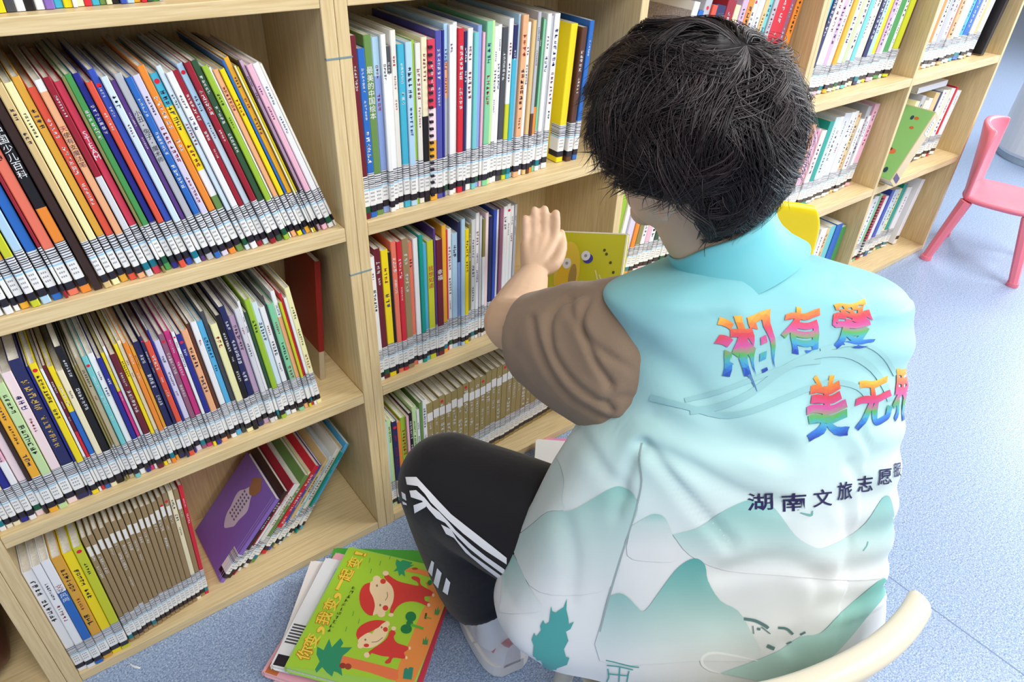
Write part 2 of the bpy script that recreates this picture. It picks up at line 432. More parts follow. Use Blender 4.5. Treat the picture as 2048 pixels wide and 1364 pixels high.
def parse(spec):
    out = []
    for tk in spec.split():
        title = None; flags = ''; wd = 10.0
        if '=' in tk: tk, title = tk.split('=')
        mt = re.search(r':([0-9.]+)', tk)
        if mt: wd = float(mt.group(1)); tk = tk.replace(mt.group(0), '')
        mt = re.search(r'!([a-z]+)', tk)
        if mt: flags = mt.group(1); tk = tk.replace(mt.group(0), '')
        cols = tk.split('/')
        bands = []
        for k, c in enumerate(cols):
            fr = None
            if '@' in c: c, fr = c.split('@'); fr = float(fr)
            bands.append((c, fr))
        out.append((bands, wd, flags, title))
    return out
def make_book(name, loc, lean, t, h, d, keys, R, **kw):
    r = empty(name, loc, (0, 0, 0)); r.rotation_euler = (0, lean, 0)
    return r
N_BOOKS = 0
def row(place, spec, x0, x1, zb, y0, y1, hm, hv, lean0=0.0, lean1=0.0, d=0.2, labels='std', seed=1, group=None, dj=0.006, hint='book', end='left'):
    """books packed from x0 to x1 along the board, feet at zb; lean (deg, + = tops towards +x) runs from lean0 to lean1"""
    global N_BOOKS
    R = random.Random(seed); x = x0; placed = []; it = []; widths = []
    toks = (spec + ' >%f' % x1).split(); cur = []; xs = x0
    for tk in toks:
        if tk[0] == '>':
            part = parse(' '.join(cur)); tt = sum(b[1] for b in part)
            widths += [b[1] / tt * (float(tk[1:]) - xs) for b in part]; it += part; xs = float(tk[1:]); cur = []
        else: cur.append(tk)
    n = len(it)
    for i, (bands, wd, flags, title) in enumerate(it):
        s = widths[i]
        f0 = (x - x0) / (x1 - x0); f1 = (x + s - x0) / (x1 - x0)
        L0 = math.radians(lean0 + (lean1 - lean0) * f0); L1 = math.radians(lean0 + (lean1 - lean0) * f1)
        h = hm + R.uniform(-hv, hv)
        if 't' in flags: h = hm + hv + 0.012
        if 's' in flags: h = hm - hv - 0.02
        ln = (L0 + L1) / 2
        t = max(0.0020, s * math.cos(ln) - (hm + hv) * max(0, L0 - L1) - (0.0004 if labels is None or hint == 'notebook' else 0.0008))
        y = y0 + (y1 - y0) * f0 + R.uniform(0, dj)
        dd = min(d + R.uniform(-dj, dj) * 2, 0.2365 - y)
        if 'f' in flags: y -= 0.012
        px = x + t / 2 / math.cos(ln) + (0 if ln <= 0 else (s - t / math.cos(ln)))
        zlift = math.sin(abs(ln)) * t / 2
        key0 = bands[-1][0]                                 # colour at the head comes last in the list of bands
        B = [(fr if fr is not None else 1.0, pal(c)) for c, fr in bands[::-1]]
        # spec reads head to foot: head/foot@f -> foot band up to fraction f
        if len(bands) > 1:
            B = []
            for c, fr in bands[::-1]: B.append((fr if fr is not None else 1.0, pal(c)))
        r = empty({'notebook': 'notebook'}.get(hint, 'booklet' if t < 0.0068 else 'picture_book'), (px, y, zb + zlift + 0.0003), (0, ln, 0))
        tc = None
        if 'r' in flags: tc = hx('c01f38')
        if 'w' in flags: tc = (0.9, 0.9, 0.9)
        if 'k' in flags: tc = (0.02, 0.02, 0.025)
        if 'g' in flags: tc = hx('d9b45a')
        book_parts(r, t, h, dd, B, R, labels=None if 'n' in flags else labels, title=title, tcol=tc, paper='p' in flags, spiral='c' in flags, marks='m' not in flags)
        placed.append((r, t, bands, flags, title)); x += s; N_BOOKS += 1
    for i, (r, t, bands, flags, title) in enumerate(placed):
        me_ = pname(bands[0][0])
        size = 'thin ' if t < 0.0065 else ('thick ' if t > 0.0155 else '')
        nb = []
        if i > 0: nb.append(pname(placed[i - 1][2][0][0]))
        if i < n - 1: nb.append(pname(placed[i + 1][2][0][0]))
        two = len(bands) > 1
        rel = f'between {nb[0]} and {nb[1]} ones' if len(nb) == 2 else f'beside {nb[0]} one'
        look = f'{size}{me_}' + (f'-and-{pname(bands[1][0])}' if two else '')
        where = f'{ordinal(n - 1 - i)} from right' if end == 'right' else f'{ordinal(i)} from left'
        tag(r, f'{look} {hint} {rel}, {where}, {place}', 'book', group)
    return placed

A1 = ('wh:12 re:12 sk:11 ow:9 gr:12 pe:11 nb!w:10 wh:9 dgr:12 wh:12 wh:11 wh:7 am:12 yl!k:12 lb:13 bl!w:14 dr!m:5 sa:15!k bk/or@.45!w:15=中国少儿百科 dk!nmt:13 >0.072 ta:13 py:13 mu:13 ro!w:13 wh/pe@.95:13=天使有支魔法笔 dr/lg@.55!w:12 rp!w:13=STEAM >0.150 ol!m:6 gr!w:12 nb!w:12 ro!w:12 rb!w:13 '
      'pb:13 pu!w:9 gy!k:14=小丑·兔子·魔术师 >0.226 bl!w:11 la:12 or!w:12 cy/ye@.84/wh@.5/mg@.35:13 pb:9 wh:12 >0.293 dr!w:10 lb/pb@.7:12 dr!w:12 dgr!w:13 >0.335 li!k:13 wh!m:5 pe:12 ye!r:12 bl!m:6 am:12 py!m:5 ye!m:5 dk!m:5 li2!k:8 pk:14 >0.411 wh:17 ow!mp:7')
A2 = ('wh:9 ow:9 cr:10 nb!w:11 pk/wh@.5:10 pp:11 dk!m:6 am:13 pg:13 pp:14 na!gt:17 >-0.044 nb!m:5 ye!k:14 wh!m:6 ma/re@.5!w:7 ye/bl@.66!w:11 cr:13 bk!wt:16 >0.009 ol!m:5 go!m:6 be:13 tb!w:13 >0.033 wh:12 nb!w:10 ye/mp@.7!w:7 wh!m:6 ma!w:13 ye!k:8 cr:8 or!w:10 mu:7 na!w:14 na!w:6 ro!w:12 >0.121 nb!m:5 la:12 mv:11 mp!w:12 wh/ye@.2:7 '
      'nb!w:11 pe:14 br!m:8 wh:13 sk!k:12 >0.205 dg!m:8 py!r:13 bk!w:10 na!w:12 li2!k:11 lg:10 wh:6 dgr!m:6 li!k:11 pb:11 wh:11 dg!m:4 mi:12 wh/pe@.8:9 yl!m:6 re!m:5 wh!m:6 py:11')
A3a = 'wh!k:13 wh:12 wh/bl@.72:12=文艺风尚 mu:14 ye!k:14 yl!k:13'
A3b = 'kh kh kh kh kh kh kh kh kh kh kh kh kh kh kh cr kh re!w:9'
A3c = 'vi!m:13 dk!w:12 dr!w:7 wh:10 ow:12 mg:14 py!m:8 re!w:14 rb!w:9 ta:10 pb!r:9 tb:8 ow:12 be!m:6 te:7 sk:11'
B1 = ('ma!w:11 bl!w:12 mg!w:13=最美的中国绘本 lb/pw@.8:12 wh!k:9 dg/wh@.85:9 ow!r:10 cy!w:12 lb:12 li!m:5 ow:10 cr/bk@.55:11 rp/pp@.6/am@.4!c:14 iv!w:12 nb!m:5 lb/pe@.8/gy@.6:8 wh:9 wh!m:8 re!w:11 na!w:7 wh:11 tb!m:9 pw!m:9 pk!m:6 mi:12 pg!m:6 wh:8 wh:8 '
      'dg:12 wh/yl@.5:10 na/cy@.8:10 lb!m:5 pe:13 wh:9 ta!m:9 gy/br@.4:8 dgr/or@.45:8 mi!m:6 wh:10 gy!m:8 wh:13')
B2 = ('wh:11 ma!w:12 ye:14 bk!m:6 sa!w:11 re!w:10 kh:14 sa:9 wh!m:11 te!m:9 sk!m:8 yl!r:14=我想知道 pu!m:5 ma!w:14=幸福 am!m:10 re!m:4 wh:9 lb:13 na/pw@.7!m:6 lb!m:9 ye!k:9 ol!w:8 lg:10 wh:9 lg!m:6 ol/wh@.7!m:7 pp!m:8 na!m:10 rb!m:9 wh!m:7 mv!m:9 wh:10 wh:9 wh:9 gy:7')
B3a = 'lb:10 pg:10 na!r:12 or!m:9 li!r:13 pk!m:6 bk/or@.55:9 pg:11 wh:7 mg!m:8 wh:10'
B3b = ' '.join(['go'] * 27)
C1a = 'wh:11 bl:10 gy:13 ro!w:10 na:20 dr:18 py:11 li2:12 or:13 wh:13 lg:13 ta:10 tb:10 gy:10 re:30 mv:12 or:14'
C1b = 'li!m:24 wh:8 la!m:11 or!m:8 ol!m:8 wh:8 pk:8 wh:9 dgr:8 wh:11 lg:10 wh:10 pb:10'
C2a = 'dgr:15 cy!m:8 na!w:8 wh:14 li2:9 wh:9 am!m:9 pp:11 pg!m:8 wh:9 tb!m:9 ow:9 cr:10 na:10 lb:10 ye!m:9 li2:10 wh:8 gr!m:14 wh:7 yl!m:13 br!m:8'
C2b = 'pk:12 or:9 pp:10 wh:9 pp:10 pe:10 pk:14 pp:11 te!m:10 pb:11 wh:9 lg:14 wh:10 ow:8 ta:9 wh:10 gy:9 wh:9 pk:12'
C2c = 'ow:12 wh:10 pk:10 lg:10 ow:10 gy:10 wh:10 ta:8 tb!m:11 bl!m:11 gr!m:9'
C3a = 're:12 re:8 wh:9 or!m:7 wh:9 gy:9 wh:10 pe:9 wh:8 wh:9 sk:9 bl:12 wh:10 ta!m:7 wh:14'
C3b = 'py!m:9 gy:9 cr!m:9 ow:10 ta!m:12 na!m:7 wh:15 py!m:6 wh:11 re!m:5 wh:13'
C3c = 'wh:14 wh:11 mi!m:6 re!c:10 wh!m:8 rb!m:8 pb:13 py:9 te!m:10 wh:12'
A0 = 'pk:12 wh:12 ye:11 dg:14 wh:13 bk:14 wh:13 vi:14 cy:13 ye:13 wh:7 cr:11 re:11 cy:12 mg:10 cr:9 bk:12 rb:10 lb:12 am:11 re:9 dgr:10 gr:10 wh:9'

row('top left shelf', A0, 0.045, 0.240, 1.1005, 0.022, 0.022, 0.27, 0.015, 0, 0, labels=None, seed=3, group='books on the topmost shelf')
row('upper left shelf', A1, -0.1595, 0.428, 0.7475, 0.004, 0.012, 0.283, 0.008, -2.0, -17.0, seed=11, end='right', group='books on the upper shelf of the first bookcase')
row('lower left shelf', A2, -0.1680, 0.358, 0.3955, 0.010, 0.020, 0.252, 0.014, -0.5, -5.5, seed=12, end='right', d=0.19, group='books on the lower shelf of the first bookcase')
row('bottom left shelf', A3a, -0.1702, -0.082, 0.0225, 0.002, 0.004, 0.286, 0.008, 0, 0, seed=13, d=0.2, group='books on the bottom shelf of the first bookcase')
kh = row('bottom left shelf', A3b, -0.0815, 0.072, 0.0225, 0.012, 0.036, 0.298, 0.004, 0.0, 3.0, seed=14, d=0.19, dj=0.002, group='kraft notebooks on the bottom shelf of the first bookcase', hint='notebook')
row('upper middle shelf', B1, 0.475, 0.888, 0.7475, 0.010, 0.028, 0.280, 0.012, 0, 2.5, seed=15, group='books on the upper shelf of the double bookcase')
row('lower middle shelf', B2, 0.476, 0.822, 0.3955, 0.012, 0.034, 0.280, 0.014, 0, 0.5, seed=16, group='books on the lower shelf of the double bookcase')
row('bottom middle shelf', B3a, 0.476, 0.588, 0.0225, 0.016, 0.03, 0.255, 0.018, 0, 0, seed=17, d=0.18, group='books on the bottom shelf of the double bookcase')
gb = row('bottom middle shelf', B3b, 0.590, 1.045, 0.0225, 0.035, 0.075, 0.245, 0.003, 0, 1.5, seed=18, d=0.155, dj=0.001, group='gold-brown notebooks on the bottom shelf of the double bookcase', hint='notebook')
c1rows = row('upper shelf above the head', C1a, 1.208, 1.632, 0.7475, 0.03, 0.045, 0.275, 0.014, 12, 10, seed=19, group='books above the head')
row('lower shelf behind the neck', C1b, 1.094, 1.36, 0.3955, 0.055, 0.03, 0.255, 0.014, 9, 9, seed=20, d=0.17, group='books behind the neck')
row('third bookcase upper shelf', C2a, 1.728, 2.250, 0.7475, 0.045, 0.05, 0.272, 0.012, 9, 7, seed=21, d=0.18, group='books on the upper shelf of the far bookcase')
row('third bookcase lower shelf', C2b, 1.728, 2.243, 0.3955, 0.05, 0.06, 0.25, 0.02, 8, 7, seed=22, end='right', d=0.17, group='books on the lower shelf of the far bookcase')
row('third bookcase bottom shelf', C2c, 1.86, 2.262, 0.0225, 0.03, 0.045, 0.24, 0.018, 4, 4, seed=23, end='right', d=0.14, group='books on the bottom shelf of the far bookcase')
row('endmost bay upper shelf', C3a, 2.303, 2.762, 0.7475, 0.04, 0.045, 0.27, 0.012, 4, 10, seed=24, d=0.18, group='books on the upper shelf of the endmost bay')
row('endmost bay lower shelf', C3b, 2.48, 2.80, 0.3955, 0.06, 0.06, 0.235, 0.012, 10, 9, seed=25, d=0.17, group='books on the lower shelf of the endmost bay')
row('endmost bay bottom shelf', C3c, 2.42, 2.74, 0.0225, 0.08, 0.08, 0.255, 0.012, 9, 10, seed=26, d=0.15, group='books on the bottom shelf of the endmost bay')

# small white shelf labels near the head of the kraft and gold notebooks
for rows_, zf in ((kh, 0.84), (gb, 0.78)):
    for (r, t, bands, fl, ti) in rows_:
        if bands[0][0] in ('kh', 'go'):
            q = MB(); hw = t / 2; z0 = 0.298 * zf if rows_ is kh else 0.245 * zf
            z0 += random.uniform(-0.004, 0.004)
            q.face([(-hw + 0.0012, -0.0006, z0), (hw - 0.0012, -0.0006, z0), (hw - 0.0012, -0.0006, z0 + 0.024), (-hw + 0.0012, -0.0006, z0 + 0.024)], hx('eeeae6'))
            q.build('title_label', LABELM, r)

# slanted pile in the bottom of the first bookcase: tops lean on the side panel
def slanted(place, spec, feet, zb, leans, h, y, d, seed, group, hint='book', yd=0.0):
    R = random.Random(seed); it = parse(spec); n = len(it); x = feet[0]; tot = sum(b[1] for b in it); pl = []
    for i, (bands, wd, flags, title) in enumerate(it):
        s = wd / tot * (feet[1] - feet[0]); f = (i + 0.5) / n
        ln = math.radians(leans[0] + (leans[1] - leans[0]) * f)
        dl = abs(math.radians(leans[1] - leans[0])) / n
        t = max(0.003, s * math.cos(ln) - 0.0010 - h * dl)
        # lowest corner is the bottom-right one for a book leaning towards +x
        cx = x + s - 0.5 * t * math.cos(ln); zz = zb + 0.5 * t * math.sin(ln)
        B = [(fr if fr is not None else 1.0, pal(c)) for c, fr in bands[::-1]]
        hh = h + R.uniform(-0.012, 0.012)
        r = empty('picture_book', (cx, y + yd * f + R.uniform(0, 0.01), zz + 0.0003), (0, ln, 0))
        book_parts(r, t, hh, min(d + R.uniform(-0.01, 0.01), 0.2365 - r.location.y), B, R, labels=None if 'n' in flags else 'std', title=title, tcol=(hx('c01f38') if 'r' in flags else ((0.9, 0.9, 0.9) if 'w' in flags else None)), marks='m' not in flags)
        pl.append((r, t, hh, bands)); x += s
    for i, (r, t, hh, bands) in enumerate(pl):
        nb = [pname(pl[j][3][0][0]) for j in (i - 1, i + 1) if 0 <= j < n]
        rel = f'between {nb[0]} and {nb[1]} ones' if len(nb) == 2 else f'beside {nb[0]} one'
        tag(r, f'slanted {pname(bands[0][0])} {hint} {rel}, {ordinal(i)} from left, {place}', 'book', group)
    return pl
pl = slanted('bottom left shelf', A3c, (0.088, 0.288), 0.0225, (43, 36), 0.222, 0.04, 0.165, 31, 'slanted books on the bottom shelf of the first bookcase', yd=0.035)
# printed cloud, lettering and owl-brown patch on the cover of the purple book that faces the room
r, t, hh, _ = pl[0]
q = MB(); x = -t / 2 - 0.0006
def cloud(cy, cz, ry, rz, col, dx=0.0):
    q.face([(x - dx, cy + ry * (1 + 0.12 * math.sin(5 * a)) * math.cos(a), cz + rz * (1 + 0.1 * math.sin(4 * a + 1)) * math.sin(a)) for a in [k * math.pi / 20 for k in range(40)]], col)
cloud(0.083, 0.125, 0.028, 0.05, hx('d9d2e4')); cloud(0.075, 0.185, 0.02, 0.02, hx('a3744e'), 0.0001)
for k in range(3):
    for j in range(8):
        yy = 0.07 + k * 0.011; zz = 0.155 - j * 0.008
        q.face([(x - 0.0004, yy, zz), (x - 0.0004, yy + 0.006, zz), (x - 0.0004, yy + 0.006, zz + 0.004), (x - 0.0004, yy, zz + 0.004)], hx('6b6480'))
for yy in (0.006, 0.012):
    q.face([(x, yy, 0.004), (x, yy + 0.0008, 0.004), (x, yy + 0.0008, hh - 0.004), (x, yy, hh - 0.004)], hx('c8b9e6'))
q.build('cover_picture', PRINT, r)

def lone(label, key, x, y, zb, lean, t, h, d, seed, labels='std', group=None, name='picture_book', **kw):
    R = random.Random(seed); ln = math.radians(lean)
    r = empty(name, (x, y, zb + abs(math.sin(ln)) * t / 2 + 0.0003), (0, ln, 0))
    book_parts(r, t, h, d, [(1.0, pal(key))] if isinstance(key, str) else key, R, labels=labels, **kw)
    tag(r, label, 'book', group); return r
lone('tall glossy dark-red hardback standing alone after a gap in the lower left shelf', [(0.25, hx('b9a98f')), (1.0, hx('8a1d1a'))], 0.388, 0.085, 0.3955, 5, 0.011, 0.258, 0.148, 41, labels=None, marks=False)
lone('thick yellow hardback standing apart near the dark hair', 'ye', 0.930, 0.040, 0.7475, 3, 0.017, 0.262, 0.17, 42, marks=False)
lone('dark-brown book between the thick yellow hardback and a bright-blue book', 'br', 0.9505, 0.034, 0.7475, 3.2, 0.014, 0.255, 0.17, 43)
lone('bright-blue book last in the upper middle shelf, touching the dark hair', 'bl', 0.9665, 0.034, 0.7475, 3.4, 0.012, 0.265, 0.17, 44)
lone('thick black box file leaning at the end of the endmost bay upper shelf', 'bk', 2.803, 0.03, 0.7475, 11, 0.024, 0.272, 0.17, 45, labels=None, marks=False, name='box_file')
# big green picture book slid forward and slanted in the endmost bay
r = lone('pale beige hardback with a big green cover, slanted and jutting out over the shelf', 'be', 2.33, -0.03, 0.3955, 36, 0.048, 0.25, 0.17, 46, labels=None, marks=False)
r.location = (2.338, -0.028, 0.3955 + 0.0146); r.rotation_euler = (0, math.radians(36), 0)
q = MB(); x = -0.0246
q.face([(x, 0.004, 0.003), (x, 0.166, 0.003), (x, 0.166, 0.247), (x, 0.004, 0.247)], hx('8cc276'))
Rr = random.Random(5)
for k in range(16):
    cy, cz = Rr.uniform(0.02, 0.15), Rr.uniform(0.03, 0.22); s = Rr.uniform(0.004, 0.011)
    c = hx(Rr.choice(('d8774a', '2d4a5a', '47604a', 'c96a3a')))
    q.face([(x - 0.0003, cy + s * math.cos(a) * (1.5 if k % 2 else .7), cz + s * math.sin(a)) for a in [j * math.pi / 5 for j in range(10)]], c)
q.build('cover_picture', PRINT, r)
q = MB(); q.face([(-0.023, -0.0008, 0.012), (0.023, -0.0008, 0.012), (0.023, -0.0008, 0.032), (-0.023, -0.0008, 0.032)], hx('26275c')); q.build('class_band', LABELM, r)
q = MB(); q.face([(-0.012, -0.0008, 0.18), (0.012, -0.0008, 0.18), (0.012, -0.0008, 0.235), (-0.012, -0.0008, 0.235)], hx('f1f0ec'))
for k in range(5): q.face([(-0.008, -0.001, 0.19 + k * 0.008), (0.006, -0.001, 0.19 + k * 0.008), (0.006, -0.001, 0.193 + k * 0.008), (-0.008, -0.001, 0.193 + k * 0.008)], hx('77777d'))
q.build('call_number_label', LABELM, r)
# red cover leaning in the endmost bay bottom, white folder box at its end
r = lone('red picture book slanted at the start of the endmost bay bottom shelf', 're', 2.365, 0.075, 0.0225, 14, 0.012, 0.25, 0.15, 47, marks=False)
r = lone('white box file closing the endmost bay bottom shelf', 'wh', 2.785, 0.07, 0.0225, 10, 0.026, 0.265, 0.15, 48, labels=None, marks=False, name='box_file')
q = MB(); q.face([(-0.013, -0.0008, 0.02), (0.013, -0.0008, 0.02), (0.013, -0.0008, 0.034), (-0.013, -0.0008, 0.034)], hx('201d26')); q.build('class_band', LABELM, r)
# books lying flat on top of the endmost lower row
for k, (lb_, key, z) in enumerate((('white book lying flat on top of the endmost bay lower row', 'wh', 0.655), )):
    r = empty('picture_book', (2.62, 0.07, z)); R = random.Random(60 + k)
    book_parts(r, 0.02, 0.2, 0.15, [(1.0, pal(key))], R, labels=None, marks=False)
    r.rotation_euler = (0, math.radians(90), 0); r.location = (2.50, 0.065, 0.664)
    tag(r, lb_, 'book')
# the first book of that row shows its grey speckled cover
SPECK = plain('grey_speckled_cover', hx('b3aaad'), 0.8, 0.2, 0.35, 420)
r0, t0_ = c1rows[0][0], c1rows[0][1]
m = MB(); m.box(-t0_ / 2 - 0.0009, -t0_ / 2 - 0.0002, 0.002, 0.195, 0.002, 0.262)
m.build('cover_picture', SPECK, r0); r0['label'] = 'white-spined book with a grey speckled cover, first of the row above the head'
# ---------------------------------------------------------------- the volunteer
A_ = Vector((0.866, -0.5, 0.0)); F_ = Vector((0.5, 0.866, 0.0)); Z_ = Vector((0, 0, 1))
person = empty('person', (0.655, -0.705, 0.0))
tag(person, 'person with short black hair in a turquoise printed vest, seated, reaching to the shelf', 'person')
PO = person.location.copy()
def attach(o, p=person):
    o.parent = p; o.matrix_parent_inverse = Matrix.Translation(-PO); return o

def remeshed(mb_, name, mat, voxel, smooth_it=6, parent=person, colf=None):
    """all closed shapes in mb_ become one continuous skin"""
    tmp = mb_.build(name + '_raw', mat, None, weld=1e-5, recalc=True)
    m = tmp.modifiers.new('r', 'REMESH'); m.mode = 'VOXEL'; m.voxel_size = voxel; m.use_smooth_shade = True
    if smooth_it:
        s = tmp.modifiers.new('s', 'SMOOTH'); s.factor = 0.5; s.iterations = smooth_it
    dg = bpy.context.evaluated_depsgraph_get()
    me = bpy.data.meshes.new_from_object(tmp.evaluated_get(dg))
    bpy.data.objects.remove(tmp)
    me.name = name; me.materials.clear(); me.materials.append(mat)
    for k in [a.name for a in me.color_attributes]: me.color_attributes.remove(me.color_attributes[k])
    n = len(me.vertices); co = np.empty(n * 3, np.float32); me.vertices.foreach_get('co', co); co = co.reshape(-1, 3)
    c = np.ones((n, 4), np.float32); c[:, :3] = colf(co) if colf else (1, 1, 1)
    a = me.color_attributes.new('Col', 'FLOAT_COLOR', 'POINT'); a.data.foreach_set('color', c.ravel())
    me.polygons.foreach_set('use_smooth', [True] * len(me.polygons))
    o = bpy.data.objects.new(name, me); COL.objects.link(o)
    return attach(o, parent) if parent else o

# skin ------------------------------------------------------------------------------------
H0 = Vector((0.649, -0.495, 1.013))
fh = Vector((-0.22, 0.93, -0.29)).normalized(); uh = (Z_ - fh * Z_.dot(fh)).normalized(); rh = fh.cross(uh)   # face, up, right of the head
RH = Matrix((rh, fh, uh)).transposed()
def hp(x, y, z): return H0 + rh * x + fh * y + uh * z
b = MB()
add_ball(b, hp(0, -0.004, 0.012), (0.078, 0.096, 0.092), RH, 32)
add_ball(b, hp(0, 0.026, -0.052), (0.064, 0.062, 0.064), RH, 24)
add_ball(b, hp(0, 0.068, -0.092), (0.026, 0.022, 0.020), RH, 16)                 # chin
add_ball(b, hp(0, 0.094, -0.022), (0.011, 0.016, 0.020), RH, 16)                 # nose
add_ball(b, hp(0, 0.103, -0.033), (0.013, 0.010, 0.009), RH, 16)
add_ball(b, hp(0, 0.084, -0.060), (0.021, 0.010, 0.0065), RH, 16)                # lips
add_ball(b, hp(0, 0.083, -0.069), (0.018, 0.010, 0.0060), RH, 16)
for s in (-1, 1):
    add_ball(b, hp(s * 0.030, 0.080, 0.022), (0.020, 0.010, 0.006), RH, 14)      # brow
    add_ball(b, hp(s * 0.038, 0.066, -0.030), (0.022, 0.020, 0.020), RH, 14)     # cheek
    add_ball(b, hp(s * 0.084, -0.010, -0.040), (0.007, 0.019, 0.032), RH, 16)    # ear
    add_ball(b, hp(s * 0.083, -0.004, -0.070), (0.006, 0.009, 0.010), RH, 12)     # lobe
add_tube(b, [(0.702, -0.573, 0.80), (0.681, -0.558, 0.865), (0.656, -0.522, 0.925), (0.650, -0.495, 0.985)], [(0.075, 0.06), (0.055, 0.055), (0.053, 0.055), (0.054, 0.058)], 24, n=4)
def torso_pt(t, a=0, f=0):
    c0 = Vector((0.655, -0.705, 0.30)); c1 = Vector((0.70, -0.57, 0.84)); return c0.lerp(c1, t) + A_ * a + F_ * f
add_tube(b, [torso_pt(t) for t in (0.06, 0.18, 0.35, 0.6, 0.85, 1.0)], [(0.075, 0.14), (0.08, 0.14), (0.08, 0.125), (0.09, 0.125), (0.085, 0.13), (0.06, 0.10)], 24, up=A_, n=3)
SHL = torso_pt(0.90, -0.135); SHR = torso_pt(0.84, 0.135, 0.03)
ELB = at(1026, 650, 1.14); WR = at(1064, 556, 1.335)
arm = [SHL, SHL.lerp(ELB, 0.5), ELB, ELB.lerp(WR, 0.3) , ELB.lerp(WR, 0.72), WR]
add_tube(b, [arm[0], arm[1], arm[2], arm[3], arm[4], arm[5]], [0.038, 0.044, 0.045, 0.046, 0.037, (0.031, 0.028)], 20, n=4)
def finger(pts, r0, r1):
    k = len(pts); add_tube(b, pts, [r0 + (r1 - r0) * i / (k - 1) for i in range(k)], 12, n=3)
    add_ball(b, pts[-1], (r1 * 1.03,) * 3, None, 10); add_ball(b, pts[0], (r0,) * 3, None, 10)
KN = [((1050, 486), (1051, 437), 1.372, 0.0078), ((1070, 472), (1069, 421), 1.382, 0.0085), ((1092, 468), (1089, 419), 1.388, 0.0088), ((1112, 478), (1112, 427), 1.385, 0.0086)]
mcp = [at(*m_, d_) for m_, p_, d_, r_ in KN]
for (m_, p_, d_, r_), M0 in zip(KN, mcp):
    P0 = at(*p_, d_ + 0.006); D0 = P0 + FWD * 0.026 + DOWN * 0.004; T0 = D0 + FWD * 0.010 + DOWN * 0.022
    finger([WR.lerp(M0, 0.82), M0.lerp(P0, 0.35) - FWD * 0.001, P0, D0, T0], r_ * 1.05, r_ * 0.88)
for j, M0 in enumerate(mcp):                                                       # palm
    add_tube(b, [WR, WR.lerp(M0, 0.5), M0], [(0.022, 0.021), (0.0165, 0.018), (0.0098, 0.0112)], 14, n=3)
add_ball(b, (WR + mcp[1] + mcp[2]) / 3 + FWD * 0.008, (0.034, 0.034, 0.015), M3, 16)
TH = [WR.lerp(mcp[3], 0.15), at(1108, 530, 1.345), at(1124, 496, 1.375), at(1122, 466, 1.405)]
finger(TH, 0.0150, 0.0085)
# the other arm reaches down past the knee to the book's lower edge
ELR = Vector((0.93, -0.50, 0.60)); WRR = Vector((0.945, -0.285, 0.555))
TL_ = at(1104, 461, 1.475); TR_ = at(1256, 467, 1.405); BL_ = at(1086, 594, 1.455)
ex = (TR_ - TL_).normalized(); ez = (TL_ - BL_); ez = (ez - ex * ez.dot(ex)).normalized(); ey = ez.cross(ex)
Wb = (TR_ - TL_).length; Hb = 0.185
gr = TL_ + ex * (Wb * 0.72) - ez * (Hb + 0.030) + ey * 0.006
WRR = gr + ex * 0.02 - ez * 0.045 - ey * 0.05
add_tube(b, [SHR, SHR.lerp(ELR, 0.5), ELR, ELR.lerp(WRR, 0.4), WRR], [0.046, 0.045, 0.040, 0.040, (0.028, 0.026)], 20, n=4)
add_tube(b, [WRR, WRR.lerp(gr, 0.5), gr], [(0.026, 0.022), (0.034, 0.016), (0.030, 0.012)], 16, up=ey, n=3)
for k in range(4):
    q0 = gr + ex * (0.027 - k * 0.018) + ey * 0.006; ln = (0.85, 1.0, 1.05, 0.95)[k]
    finger([gr, q0, q0 + ez * 0.026 * ln + ey * 0.012, q0 + ez * 0.055 * ln + ey * 0.013], 0.0092, 0.0072)
finger([WRR.lerp(gr, 0.3), gr - ex * 0.036 - ey * 0.010, gr - ex * 0.030 - ey * 0.020 + ez * 0.022, gr - ex * 0.024 - ey * 0.0185 + ez * 0.046], 0.013, 0.0085)
# legs under the trousers
HL = torso_pt(0.145, -0.095, 0.02); HR = torso_pt(0.145, 0.095, 0.02)
KL = Vector((0.424, -0.322, 0.425)); AL = Vector((0.470, -0.390, 0.085)); KR = Vector((0.975, -0.37, 0.43)); AR = Vector((0.995, -0.435, 0.085))
for hp_, kp, ap in ((HL, KL, AL), (HR, KR, AR)):
    add_tube(b, [hp_, hp_.lerp(kp, 0.5), kp, kp.lerp(ap, 0.35), ap], [0.07, 0.062, 0.05, 0.048, 0.032], 18, n=4)
SKIN_C = np.array(hx('e3bfa0'))
def skin_col(co):
    c = np.tile(SKIN_C, (len(co), 1))
    d = np.linalg.norm(co - np.array(hp(0, 0.088, -0.064)), axis=1); c[d < 0.017] = hx('c9867a')
    for p_ in [at(k[1][0], k[1][1], k[2]) for k in KN]:
        d = np.linalg.norm(co - np.array(p_), axis=1); f = np.clip(1 - d / 0.016, 0, 1)[:, None]; c = c * (1 - 0.35 * f) + np.array(hx('dca58e')) * 0.35 * f
    return c
SKIN = printed('skin', 0.5, 0.4, 0.05, 500)
SKIN.node_tree.nodes['Principled BSDF'].inputs['Subsurface Weight'].default_value = 0.08
SKIN.node_tree.nodes['Principled BSDF'].inputs['Subsurface Radius'].default_value = (0.01, 0.004, 0.002)
body = remeshed(b, 'body', SKIN, 0.0032, 5, colf=skin_col)
for s in (-1, 1):
    q = MB(); add_ball(q, hp(s * 0.031, 0.0755, 0.006), (0.0125, 0.0125, 0.0125), RH, 16, hx('f0eeea'))
    add_ball(q, hp(s * 0.031, 0.0840, 0.004), (0.0058, 0.0045, 0.0058), RH, 12, hx('1d1512'))
    attach(q.build('eye', PRINT, None, smooth=True))

